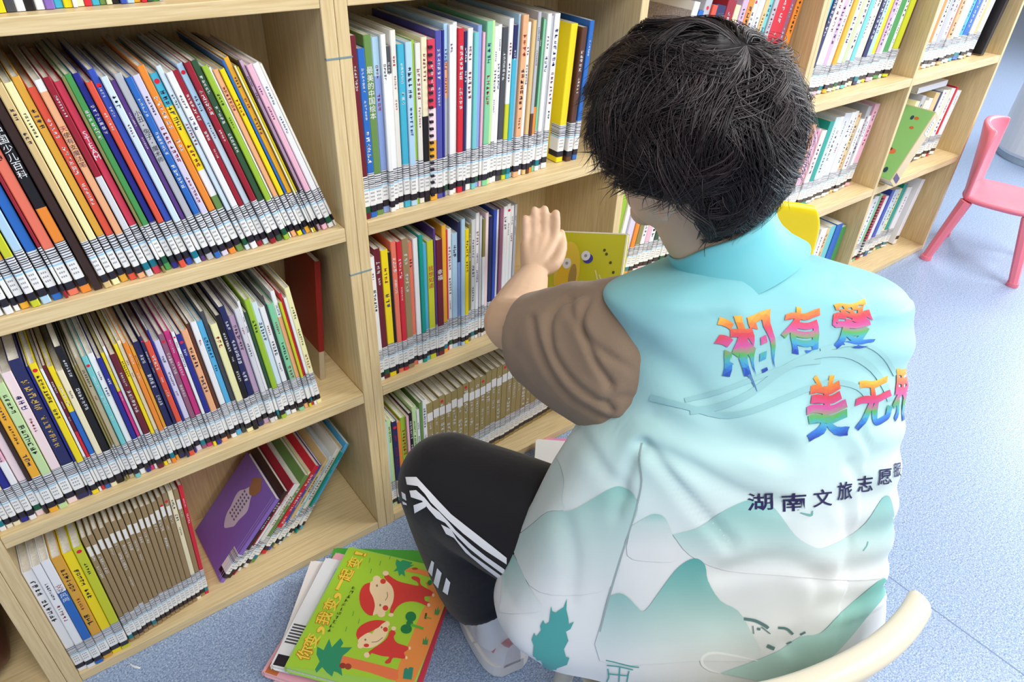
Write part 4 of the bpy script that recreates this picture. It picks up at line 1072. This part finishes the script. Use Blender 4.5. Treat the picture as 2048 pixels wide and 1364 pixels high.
# hair ---------------------------------------------------------------------------------------------
HC = at(1385, 264, 0.862); HRAD = 0.121
W0 = Vector((-0.04, -0.43, 0.90)).normalized(); WX = W0.cross(Vector((1, 0, 0))).normalized(); WY = W0.cross(WX)
def hdir(th, ph): return W0 * math.cos(th) + (WX * math.cos(ph) + WY * math.sin(ph)) * math.sin(th)
BACK_AZ = math.atan2(-fh.y, -fh.x)
def zmin_of(d):
    """lowest unit height the hair reaches in the compass direction of d, seen from the head's middle"""
    dl = abs((math.degrees(math.atan2(d.y, d.x) - BACK_AZ) + 180) % 360 - 180)
    if dl < 40: return -0.86
    if dl < 60: return -0.86 + 0.58 * (dl - 40) / 20
    if dl < 112: return -0.28 + 0.04 * (dl - 60) / 52
    return -0.24 + 0.45 * min(1, (dl - 112) / 25)
def rad_of(d):
    r = HRAD
    f = d.dot(fh); r *= 1.0 + 0.02 * f
    if d.z < -0.4: r *= 1.0 - 0.05 * (-0.4 - d.z)
    r *= 1 + 0.045 * mnoise.noise(d * 2.6)
    return r
cap = MB(); rows_ = []
for i in range(40):
    th = 0.02 + i / 39 * 2.45; row_ = []
    for k in range(72):
        d = hdir(th, 2 * math.pi * k / 72)
        r_ = rad_of(d) * (0.925 if i > 3 else 0.90)
        if d.z < zmin_of(d) + 0.06: r_ *= 0.80 if zmin_of(d) < 0 else 0.70
        row_.append(HC + d * r_)
    rows_.append(row_)
cap.grid(rows_, hx('120e10'), wrap=True); cap.cap(rows_[0], hx('120e10')); 
# strands, whole arrays at once
V_, F_l, C_l = [], [], []
R = random.Random(4)
def strand(th0, ph0, length, r_in, r_out, wd, col, wave, npt=10, flick=0.0, flat=0.6):
    ph = ph0; th = th0; pts = []
    for j in range(npt):
        f = j / (npt - 1)
        ang = ph + wave[0] * (math.sin(wave[1] * f * math.pi + wave[2]) - math.sin(wave[2])) + (wave[4] * f if len(wave) > 4 else 0)
        d = hdir(th + length * f, ang)
        if d.z < zmin_of(d) - (0.13 if flick > 0.003 else 0.05) and j > 2: break
        lift = r_in + (r_out - r_in) * math.sin(min(1, f * 1.25) * math.pi * 0.5) + wave[3] * math.sin(f * 7 + wave[2])
        pts.append(HC + d * (rad_of(d) * lift + flick * f * f))
    n = len(pts)
    if n < 4: return
    i0 = len(V_)
    for j, p in enumerate(pts):
        t = (pts[min(n - 1, j + 1)] - pts[max(0, j - 1)]).normalized(); u = (p - HC).normalized(); s_ = t.cross(u).normalized(); u = s_.cross(t)
        f = j / (n - 1); r_ = wd * min(1.0, 0.35 + 3 * f) * (1 - f ** 3 * 0.93)
        V_.append(p + s_ * r_); V_.append(p - s_ * r_); V_.append(p + u * r_ * flat)
        if j:
            a = i0 + (j - 1) * 3; c = i0 + j * 3
            for x, y in ((0, 2), (2, 1), (1, 0)): F_l.append((a + x, a + y, c + y, c + x)); C_l.append(col)
def hue():
    k = R.random()
    if k < 0.55: return hx('1b1517')
    if k < 0.85: return hx('2a2022')
    return hx('3a2b2c')
for _ in range(1700):                                                      # under layer
    th = math.acos(1 - R.random() * 1.66); ph = R.uniform(0, 2 * math.pi); d = hdir(th, ph)
    if d.z < zmin_of(d) + 0.02: continue
    strand(th, ph + 0.3 * th, R.uniform(0.4, 0.8), 0.925, R.uniform(0.955, 0.99), R.uniform(0.0016, 0.003), hx('161113'), (R.uniform(0.04, 0.14), R.uniform(1.0, 2.0), R.uniform(0, 6.28), 0.005), 9)
for _ in range(430):                                                       # wavy locks, each a tuft of strands that draw together at the tip
    th = math.acos(1 - R.random() * 1.60) * R.uniform(0.85, 1.0); ph = R.uniform(0, 2 * math.pi); d = hdir(th, ph)
    if d.z < zmin_of(d) + 0.04: continue
    L_ = R.uniform(0.55, 1.25) if th < 1.2 else R.uniform(0.35, 0.75)
    amp = R.uniform(0.08, 0.30) / max(0.5, math.sin(min(1.57, th + L_ / 2))) * 0.8; frq = R.uniform(1.2, 2.8); phs = R.uniform(0, 6.28); ro = R.uniform(0.985, 1.075); rw = R.uniform(0.004, 0.022); spread = R.uniform(0.03, 0.10)
    tone = R.random(); fl_ = R.uniform(-0.002, 0.012) if R.random() < 0.4 else 0.0
    for s_ in range(R.randint(20, 34)):
        dth = R.gauss(0, spread); dph = R.gauss(0, spread) / max(0.35, math.sin(th))
        c = hx('181214') if tone < 0.5 else (hx('251b1e') if tone < 0.85 else hx('362829'))
        if R.random() < 0.12: c = hx('473a3b')
        if th < 0.3 and R.random() < 0.3: c = hx('5d5657')  # greyer strands paint the crown's sheen into the colour
        strand(max(0.02, th + dth), ph + dph, L_ * R.uniform(0.75, 1.05), 0.94, ro + R.uniform(-0.018, 0.012), R.uniform(0.0004, 0.00085), c, (amp * R.uniform(0.9, 1.1), frq, phs, rw, -dph * 0.7), 12, fl_)
for _ in range(420):                                                       # ends that stick out at the nape, temple and far side
    ph = R.uniform(0, 2 * math.pi); th = R.uniform(1.1, 2.1); d = hdir(th, ph)
    if d.z < zmin_of(d) + 0.1 or d.z > zmin_of(d) + 0.75: continue
    strand(th, ph, R.uniform(0.3, 0.55), 0.97, 1.03, R.uniform(0.0004, 0.0012), hx('1b1517'), (R.uniform(0.02, 0.1), 1.5, R.uniform(0, 6), 0.01), 10, R.uniform(0.004, 0.022))
i0 = len(cap.v); cap.v += [tuple(v) for v in V_]; cap.f += [tuple(i0 + k for k in f) for f in F_l]; cap.c += C_l
HAIR = printed('black_brown_hair', 0.40, 0.5)
hair = attach(cap.build('hair', HAIR, None, smooth=True))
# ---------------------------------------------------------------- chairs
def plastic(name, c, rough=0.32): return plain(name, hx(c), rough, 0.5, 0.03, 8)
def child_chair(label, loc, face, mat, seat_z, top_z, hw, hd, legw=0.017, splay=0.05, back_curve=0.05, thick=0.016, lean=0.05, flat_leg=False, wing=0.0, back=0.0, lip=1.5):
    fx, fy = face; ang = math.atan2(-fx, fy)
    r = empty('child_chair', loc, (0, 0, ang)); tag(r, label, 'chair')
    # shell back: a curved panel with rounded shoulders
    nu, nv = 25, 15; F1 = []; F2 = []
    for j in range(nv):
        v = j / (nv - 1); z = seat_z - 0.012 + (top_z - seat_z + 0.012) * v; r1 = []; r2 = []
        wdt = hw * (0.86 + 0.14 * min(1, v * 1.6))
        if v > 0.72 and lip < 1.9: wdt *= 1 - 0.20 * ((v - 0.72) / 0.28) ** 2.6
        for i in range(nu):
            u = 2 * i / (nu - 1) - 1
            y = -hd + 0.012 + back - lean * v + back_curve * abs(u) ** 2.2 * (0.35 + 0.65 * v)
            ez = (0.012 * (1 - u * u) if not wing else wing * abs(u) ** 2.5) * v
            th = thick * (1.0 + (lip - 1) * max(0, (v - 0.78) / 0.22) ** 0.7)
            r1.append((u * wdt, y - th * 0.5, z + ez)); r2.append((u * wdt, y + th * 0.5, z + ez))
        F1.append(r1); F2.append(r2)
    m = MB(); loop = [a + b_[::-1] for a, b_ in zip(F1, F2)]
    m.grid(loop, wrap=True)
    n = nu; top = loop[-1]; bot = loop[0]
    for ring_, fl in ((top, False), (bot, True)):
        for i in range(n - 1): m.face([ring_[i], ring_[i + 1], ring_[2 * n - 2 - i], ring_[2 * n - 1 - i]])
    m.build('backrest', mat, r, smooth=True, weld=1e-5, recalc=True, subsurf=1)
    # dished seat
    m = MB(); top, und = [], []
    for j in range(15):
        b_ = 2 * j / 14 - 1; r1 = []; r2 = []
        for i in range(15):
            a = 2 * i / 14 - 1
            k = (abs(a) ** 4 + abs(b_) ** 4) ** 0.25; s_ = max(abs(a), abs(b_)) / k if k > 0 else 1
            dz = 0.012 * (min(1, k) ** 2) - (0.012 if b_ > 0.8 else 0) * (b_ - 0.8) * 5
            r1.append((a * s_ * hw, b_ * s_ * hd, seat_z - 0.012 + dz)); r2.append((a * s_ * (hw - 0.004), b_ * s_ * (hd - 0.004), seat_z - 0.030 + dz * 0.6))
        top.append(r1); und.append(r2)
    m.grid(top); m.grid([q[::-1] for q in und])
    def rim(g): return [g[0][i] for i in range(15)] + [g[j][14] for j in range(1, 15)] + [g[14][i] for i in range(13, -1, -1)] + [g[j][0] for j in range(13, 0, -1)]
    m.grid([rim(top), rim(und)], wrap=True)
    m.build('seat', mat, r, smooth=True, weld=1e-5, recalc=True, subsurf=1)
    for sx in (-1, 1):
        for sy in (-1, 1):
            m = MB(); a = Vector((sx * hw * 0.80, sy * hd * 0.76, seat_z - 0.022)); c = Vector((sx * (hw * 0.86 + splay * 0.6), sy * (hd * 0.86 + splay), 0.012))
            p_ = [a, a.lerp(c, 0.5), c]
            add_tube(m, p_, [(legw * 1.35, legw * 1.1), (legw * 1.15, legw), (legw, legw * 0.85)], 8 if flat_leg else 14, n=3)
            lg = m.build('leg', mat, r, smooth=not flat_leg, recalc=True)
            m = MB(); add_tube(m, [c + Vector((0, 0, 0.004)), Vector((c.x, c.y, 0.0005))], [legw * 1.08] * 2, 14, up=(0, 1, 0)); m.build('foot', mat, lg, smooth=False)
    return r
CREAM = plastic('cream_plastic', 'ddd3bd'); YELL = plastic('yellow_plastic', 'f2d80a'); PINK = plastic('pink_plastic', 'ee7f92', 0.38)
child_chair('cream plastic child chair on which the volunteer in the vest sits', (0.637, -0.712, 0), (0.253, 0.967), CREAM, 0.245, 0.498, 0.192, 0.165, back_curve=0.045, thick=0.020, lean=0.040, back=0.011, lip=2.0, splay=0.0)
child_chair('bright yellow plastic child chair standing by the bookcase behind the turquoise shoulder', (1.405, -0.235, 0), (-0.60, -0.80), YELL, 0.29, 0.585, 0.128, 0.12, back_curve=0.0, lean=0.02, splay=0.02)
child_chair('pink plastic child chair standing alone on the blue floor beyond the bookcases', (2.995, -0.165, 0), (0.216, -0.976), PINK, 0.272, 0.515, 0.145, 0.135, splay=0.035, legw=0.019, lean=0.03, flat_leg=True)
# white round pedestal behind the pink chair
r = empty('pedestal', (4.57, 0.13, 0)); tag(r, 'white round pedestal standing behind the pink chair', 'pedestal')
WHP = plain('white_lacquer', hx('eeeef0'), 0.35, 0.5)
m = MB(); add_tube(m, [(0, 0, 0.001), (0, 0, 0.03)], [0.285, 0.285], 48, up=(0, 1, 0)); m.build('base', plain('pale_blue_foot', hx('a9bccb'), 0.5), r, recalc=True)
m = MB(); add_tube(m, [(0, 0, 0.031), (0, 0, 0.05), (0, 0, 1.02), (0, 0, 1.04)], [0.285, 0.295, 0.26, 0.25], 48, up=(0, 1, 0)); m.build('body', WHP, r, smooth=False, recalc=True)

# ---------------------------------------------------------------- books lying on the floor
def flat_book(name, label, e, TLc, wv, wd, ht, z0, th, col, group, colfn=None, spine=True):
    """e: unit direction of the left edge (from TL), p: to its side"""
    ang = math.atan2(e[1], e[0])
    r = empty(name, (TLc[0], TLc[1], z0 + 0.0003), (0, 0, ang)); tag(r, label, 'book', group)
    # local x along the long left edge, local -y... p is the side the book spreads to
    m = MB()
    def slab(za, zb, cc, q):
        n = []; rr = 0.008
        for (cx, cy, a0) in ((rr, rr, math.pi), (wd - rr, rr, 1.5 * math.pi), (wd - rr, ht - rr, 0), (rr, ht - rr, 0.5 * math.pi)):
            for k in range(5): a = a0 + k * math.pi / 8; n.append((cx + rr * math.cos(a), cy + rr * math.sin(a)))
        lo = [(x, y, za) for x, y in n]; hi = [(x, y, zb) for x, y in n]
        q.grid([lo, hi], cc, wrap=True); q.face(hi, cc); q.face(lo[::-1], cc)
    slab(0, 0.0016, col, m); slab(th - 0.0016, th, col, m)
    m.box(0.0002, wd - 0.0002, 0.0, 0.0016, 0.0008, th - 0.0008, col)
    if colfn: colfn(m, th)
    m.build('cover', PRINT, r)
    m = MB(); m.box(0.003, wd - 0.003, 0.0018, ht - 0.003, 0.0017, th - 0.0017); m.build('pages', PAGES, r)
    return r
ZT = 0.0886
TLp = onZ(698, 1093, ZT); BLp = onZ(568, 1335, ZT)
ev = Vector((BLp.x - TLp.x, BLp.y - TLp.y)).normalized()
# local x runs from TL to BL, local y = x rotated +90 deg = to the other side of the cover
WDT = (Vector((BLp.x - TLp.x, BLp.y - TLp.y))).length; HGT = 0.228
def art(m, th):
    def loc(zx, zy):
        p = onZ(500 + zx / 3.531, 1060 + zy / 3.531, ZT) - TLp; return (p.x * ev.x + p.y * ev.y, p.x * -ev.y + p.y * ev.x)
    lift = [0.0003]
    def poly(pts, c, ease=True):
        q = [loc(*p) for p in pts]
        q = [(min(max(x, 0.001), WDT - 0.001), min(max(y, 0.001), HGT - 0.001)) for x, y in q]
        if ease: q = [tuple(v) for v in catmull(q + [q[0]], 3)[:-1]]
        v, e, f, _, _, _ = geometry.delaunay_2d_cdt([Vector(p) for p in q], [(i, (i + 1) % len(q)) for i in range(len(q))], [], 1, 1e-6)
        for t in f: m.face([(v[k].x, v[k].y, th + lift[0]) for k in t], c)
        lift[0] += 0.00002
    def disc(x, y, rx, ry, c): poly([(x + rx * math.cos(a * 0.5236), y + ry * math.sin(a * 0.5236)) for a in range(12)], c)
    def line(pts, wd_, c): poly(ribbon([tuple(p) for p in catmull(pts, 4)], wd_), c, False)
    LIM = hx('a6d23a'); RED = hx('da3f3a'); CRM = hx('f6d9ae'); DG = hx('2a8a5c'); OR = hx('ec9148')
    poly([(705, 130), (1225, 190), (1290, 400), (1030, 1072), (240, 960)], LIM, False)
    poly([(1240, 370), (1392, 455), (1170, 1070), (1028, 1072), (1060, 930), (1130, 780), (1210, 580), (1270, 480)], OR)
    for (x, y) in ((845, 215), (920, 235), (990, 190), (855, 290), (730, 590), (770, 645), (680, 700), (910, 150)): line([(x - 6, y + 18), (x, y), (x + 3, y - 16)], 5, hx('5fa043'))
    poly([(650, 885), (680, 895), (860, 940), (1045, 990), (1045, 1000), (1030, 1065), (850, 1010), (640, 950)], hx('ea7a4c'))
    poly([(560, 770), (578, 830), (640, 765), (660, 800), (640, 830), (722, 830), (690, 862), (655, 890), (640, 940), (652, 1032), (618, 1008), (592, 1000), (580, 1036), (545, 1010), (510, 970), (470, 1010), (460, 985), (492, 930), (470, 880), (475, 825), (520, 850)], hx('2f9168'), False)
    disc(655, 960, 24, 20, hx('96392f')); disc(693, 966, 24, 22, hx('a1402f'))
    poly([(1095, 265), (1190, 275), (1265, 300), (1265, 330), (1180, 308), (1100, 292)], hx('f08d4c'))
    poly([(1035, 208), (1062, 225), (1080, 213), (1108, 220), (1150, 232), (1130, 250), (1162, 246), (1120, 270), (1090, 290), (1096, 332), (1070, 312), (1054, 328), (1044, 290), (1012, 296), (1038, 268), (1028, 240)], hx('2fa06c'), False)
    disc(1165, 275, 22, 8, hx('b84a33'))
    # two red monkeys
    for hx_, hy_ in ((895, 350), (928, 592)): disc(hx_, hy_, 28, 26, CRM)
    poly([(965, 310), (1040, 360), (1130, 385), (1190, 395), (1180, 367), (1148, 350), (1140, 335), (1165, 328), (1200, 345), (1208, 390), (1292, 440), (1280, 468), (1236, 470), (1236, 500), (1268, 516), (1250, 538), (1180, 510), (1100, 510), (1040, 545), (1005, 595), (988, 582), (1000, 530), (1012, 480), (1008, 420), (975, 370), (948, 332)], RED)
    poly([(865, 370), (812, 385), (780, 430), (773, 490), (788, 550), (830, 598), (872, 602), (884, 540), (872, 480), (852, 430)], RED)
    poly([(850, 372), (900, 342), (960, 360), (1002, 400), (1017, 460), (1002, 530), (960, 577), (890, 597), (868, 602), (882, 540), (870, 480), (846, 430)], CRM)
    disc(940, 365, 20, 18, RED); disc(957, 553, 20, 19, RED); disc(897, 395, 7, 9, hx('8d7a6c')); disc(920, 533, 7, 9, hx('8d7a6c')); line([(968, 440), (972, 470), (956, 500)], 4, hx('7a5c48'))
    disc(958, 308, 22, 17, CRM); disc(996, 602, 19, 13, CRM); disc(1294, 462, 9, 12, CRM); disc(1262, 532, 11, 13, CRM)
    disc(966, 665, 22, 20, CRM); disc(780, 818, 22, 22, CRM)
    poly([(1010, 705), (1030, 730), (1015, 760), (1040, 800), (1112, 825), (1112, 850), (1088, 868), (1097, 900), (1080, 912), (1012, 905), (992, 940), (960, 946), (955, 930), (985, 900), (930, 892), (860, 872), (850, 886), (835, 870), (870, 840), (930, 800), (970, 760), (985, 720)], RED)
    poly([(765, 782), (750, 740), (770, 690), (830, 652), (900, 638), (962, 650), (940, 672), (900, 697), (870, 712), (830, 732), (792, 752)], RED)
    poly([(960, 650), (977, 690), (967, 740), (932, 790), (872, 830), (810, 837), (770, 812), (765, 778), (800, 747), (838, 727), (862, 735), (880, 707), (910, 690), (932, 667)], CRM)
    disc(957, 705, 17, 17, RED); disc(822, 818, 19, 13, RED); disc(930, 690, 6, 8, hx('8d7a6c')); disc(815, 778, 7, 8, hx('8d7a6c')); line([(858, 795), (900, 790), (938, 762)], 4, hx('7a5c48'))
    disc(1015, 698, 17, 15, CRM); disc(825, 886, 20, 20, CRM); disc(1128, 838, 8, 12, CRM); disc(1105, 905, 8, 12, CRM)
    disc(1136, 615, 38, 36, hx('1f7a44')); disc(1104, 702, 40, 33, hx('1f7a44')); disc(1128, 660, 24, 20, hx('1f7a44')); line([(1135, 672), (1180, 685), (1225, 700)], 18, hx('5fb03c'))
    for (x, y) in ((1270, 375), (1355, 460)): disc(x, y, 15, 18, hx('2a7a3c'))
    line([(1245, 590), (1238, 630)], 14, hx('355a22')); line([(1238, 618), (1282, 628)], 7, hx('5fa043'))
    for (x, y) in ((1240, 780), (1325, 570)): poly([(x - 22, y + 30), (x - 16, y - 16), (x - 6, y + 6), (x + 4, y - 30), (x + 8, y + 6), (x + 20, y - 12), (x + 14, y + 34)], hx('3f8f52'), False)
    poly([(1090, 985), (1106, 975), (1116, 988), (1128, 972), (1154, 975), (1142, 1060), (1080, 1052)], hx('2f8a72'), False)
    # title in amber with an orange edge
    up = Vector(loc(300, 850)) - Vector(loc(390, 880)); 
    for ch, (x, y), sz in (('你', (388, 870), 0.0265), ('变', (436, 782), 0.0265), ('，', (505, 712), 0.016), ('我', (523, 624), 0.0265), ('变', (572, 528), 0.0265), ('，', (624, 472), 0.016), ('一', (633, 388), 0.024), ('起', (682, 318), 0.0265), ('变', (738, 232), 0.0265), ('！', (782, 172), 0.024)):
        cx, cy = loc(x, y)
        for emb, cc, dz in ((0.05, hx('c47a1e'), 0.0), (0.012, hx('f7d64e'), 0.00008)):
            UV, Fc = bold_char(ch, emb)
            s_ = sz * (1.0 if emb < 0.04 else 1.10)
            asp = 0.35 if ch == '！' else 1.0
            hh = 0.25 if ch == '一' else 1.0
            for t in Fc: m.face([(cx - (UV[k][0] - 0.5) * s_ * asp, cy - (UV[k][1] - 0.5) * s_ * hh, th + 0.0011 + dz) for k in t], cc)
    Rr = random.Random(3)
    for k in range(11):
        f = k / 10; cx, cy = loc(563 + 170 * f, 712 - 300 * f)
        for (u0, u1, v0, v1) in glyph_strokes(Rr):
            s_ = 0.0085; m.face([(cx - (u - 0.5) * s_, cy - (v - 0.5) * s_, th + 0.0012) for u, v in ((u0, v0), (u1, v0), (u1, v1), (u0, v1))], hx('7d9a3a'))
G = 'picture books lying in the heap on the floor by the shoe'
eu = (ev.x, ev.y)
flat_book('board_book', 'green board book with two red monkeys, topmost of the heap on the floor', eu, (TLp.x, TLp.y), None, WDT, HGT, 0.0736, 0.0150, hx('9fd05a'), G, art)
def rot(v, d): c, s_ = math.cos(math.radians(d)), math.sin(math.radians(d)); return (v[0] * c - v[1] * s_, v[0] * s_ + v[1] * c)
def strip_art(cols):
    def fn(m, th):
        for (x0, x1, y0, y1, c) in cols: m.face([(x0, y0, th + 0.0003), (x1, y0, th + 0.0003), (x1, y1, th + 0.0003), (x0, y1, th + 0.0003)], hx(c))
    return fn
bars = [(0.152 + k * 0.006, 0.152 + k * 0.006 + 0.0032, 0.004, 0.034, '4a4a50') for k in range(7)]
def corner(px, py, z): p = onZ(px, py, z); return (p.x, p.y)
flat_book('picture_book', 'white picture book with a barcode and a black band, directly beneath the green board book', rot(eu, 2), corner(652, 1116, 0.072), None, 0.238, 0.225, 0.0612, 0.0122, hx('eceef2'), G,
          strip_art(bars + [(0.214, 0.235, 0.004, 0.040, '26212c'), (0.200, 0.226, 0.042, 0.058, 'f0ad1f'), (0.02, 0.12, 0.03, 0.075, 'bcd3ee'), (0.128, 0.146, 0.030, 0.06, '72b52e')]))
flat_book('picture_book', 'white-edged picture book with pale cover, second beneath the green board book', rot(eu, 10), corner(622, 1122, 0.060), None, 0.215, 0.22, 0.0500, 0.0110, hx('f1ece8'), G)
flat_book('picture_book', 'red picture book with barcode jutting out towards the trainer in the floor heap', rot(eu, 2), corner(715, 1107, 0.049), None, 0.255, 0.216, 0.0388, 0.0110, hx('d9435a'), G)
flat_book('board_book', 'pink board book peeping out below the white one in the floor heap', rot(eu, -3), corner(672, 1105, 0.038), None, 0.278, 0.21, 0.0256, 0.0130, hx('f3b4c0'), G,
          strip_art([(0.255, 0.276, 0.006, 0.03, 'c9733c')]))
flat_book('picture_book', 'green and yellow edged picture book low in the floor heap', rot(eu, 13), corner(668, 1096, 0.025), None, 0.19, 0.225, 0.0140, 0.0114, hx('4fae3f'), G)
flat_book('picture_book', 'white picture book with a yellow and red disc, lowest of the floor heap', rot(eu, -2), corner(690, 1118, 0.013), None, 0.285, 0.20, 0.0005, 0.0132, hx('ebebee'), G,
          lambda m, th: [m.face([(0.262 + rr * math.cos(a * 0.5236), 0.05 + rr * math.sin(a * 0.5236), th + 0.0003 + dz) for a in range(12)], hx(c)) for rr, c, dz in ((0.016, 'e9b92a', 0), (0.009, 'c83a32', 0.0002))])
G2 = 'books lying behind the knee'
flat_book('picture_book', 'white book lying on the floor behind the black knee', (0.75, -0.66), (0.785, -0.115), None, 0.13, 0.15, 0.0260, 0.011, hx('f0f0f0'), G2)
flat_book('picture_book', 'grey book lying under the white one behind the black knee', (0.68, -0.73), (0.785, -0.14), None, 0.15, 0.165, 0.0130, 0.0125, hx('7d8088'), G2)
flat_book('picture_book', 'pink book lowest behind the black knee', (0.80, -0.60), (0.81, -0.115), None, 0.14, 0.165, 0.0005, 0.012, hx('ec93c4'), G2)

# the yellow-green picture book held at the shelf
r = empty('picture_book'); r.matrix_world = Matrix.Translation(TL_) @ Matrix((ex, ey, ez)).transposed().to_4x4()
tag(r, 'yellow-green picture book with a white-eyed bird and small dials, held at the shelf', 'book')
m = MB(); YG = hx('c3bf22')
m.box(0, Wb, 0, 0.0018, -Hb, 0, YG); m.box(0, Wb, 0.0082, 0.010, -Hb, 0, YG); m.box(0, 0.0016, 0.0018, 0.0082, -Hb, 0, YG)
nrm_y = -0.0004
def el(cx, cz, rx, rz, c, y=nrm_y): m.face([(cx + rx * math.cos(a * 0.2618), y, cz + rz * math.sin(a * 0.2618)) for a in range(24)], hx(c))
for (x0, x1, z0, z1) in ((0, Wb, -0.0025, 0), (Wb - 0.003, Wb, -Hb, 0)): m.face([(x0, nrm_y, z0), (x1, nrm_y, z0), (x1, nrm_y, z1), (x0, nrm_y, z1)], hx('eeead8'))
k_ = Wb / 152.0
def bx(px_): return (px_ - 1104) * k_
def bz(py_): return -(py_ - 461) * k_
el(bx(1147), bz(535), 26 * k_, 55 * k_, 'e0c243', -0.0005); el(bx(1140), bz(560), 14 * k_, 38 * k_, 'e6b92c', -0.0006); el(bx(1160), bz(545), 8 * k_, 24 * k_, 'a98a4c', -0.0007)
el(bx(1131), bz(516), 10 * k_, 9 * k_, 'd8d6d0', -0.0008); el(bx(1145), bz(521), 9 * k_, 10 * k_, 'e6e4e0', -0.0009); el(bx(1133), bz(501), 6 * k_, 6 * k_, 'c2481f', -0.0010); el(bx(1145), bz(521), 3 * k_, 3 * k_, '9aa0a6', -0.0011)
el(bx(1186), bz(510), 10 * k_, 9 * k_, '3a3c9a', -0.0008); el(bx(1181), bz(505), 9 * k_, 9 * k_, 'dfe0e4', -0.0009); el(bx(1181), bz(505), 3 * k_, 3 * k_, '9098a6', -0.0010)
el(bx(1094), bz(583), 5 * k_, 6 * k_, '6a8a1c', -0.0008); el(bx(1160), bz(565), 5 * k_, 8 * k_, 'dcd6c2', -0.0009)
for (px_, py_) in ((1216, 493), (1221, 500), (1231, 515), (1239, 532), (1243, 542)): el(bx(px_), bz(py_), 2.6 * k_, 2.8 * k_, '4a4a1a', -0.0006)
for z0, z1, x in ((530, 552, 1210), (538, 555, 1219)): m.face([(bx(x - 8), nrm_y, bz(z0)), (bx(x - 5), nrm_y, bz(z0)), (bx(x + 4), nrm_y, bz(z1)), (bx(x + 1), nrm_y, bz(z1))], hx('dcd68a'))
m.build('cover', PRINT, r)
m = MB(); m.box(0.0018, Wb - 0.0012, 0.0020, 0.0080, -Hb + 0.0015, -0.0015); m.build('pages', PAGES, r)

# ---------------------------------------------------------------- small things
q = MB(); P_ = [onZ(x, y, 0.0012) for x, y in ((259, 1326), (270, 1331), (281, 1334), (280, 1338), (268, 1335), (262, 1331))]
c_ = sum(P_, Vector()) / 6
for a, b_ in zip(P_, P_[1:] + P_[:1]): q.face([tuple(a - Vector((0, 0, .0008))), tuple(b_ - Vector((0, 0, .0008))), tuple(c_ + Vector((0, 0, 0.002)))], hx('f2f2f2'))
tag(q.build('paper_scrap', PRINT), 'small white paper scrap on the blue floor before the bottom shelf', 'paper')
BAG = plain('dark_maroon_leather', hx('4a1a16'), 0.35, 0.5, 0.25, 14, 0.3)
q = MB(); add_ball(q, (0, 0, 0.15), (0.085, 0.10, 0.15), None, 28, fn=lambda u, p: Vector((math.copysign(abs(u.x) ** 0.6, u.x) * 0.085, math.copysign(abs(u.y) ** 0.6, u.y) * 0.09, math.copysign(abs(u.z) ** 0.6, u.z) * 0.15 + 0.004 * math.sin(9 * u.x + 5 * u.y))))
r = empty('bag', (-0.325, 0.120, 0.0285)); tag(r, 'dark maroon leather bag in the otherwise empty compartment at the picture edge', 'bag')
q.build('body', BAG, r, smooth=True, recalc=True)
q = MB(); add_tube(q, [(-0.05, 0, 0.29), (-0.045, -0.02, 0.318), (0, -0.03, 0.328), (0.045, -0.02, 0.318), (0.05, 0, 0.29)], [0.006] * 5, 10, n=4); q.build('handle', BAG, r, smooth=True)
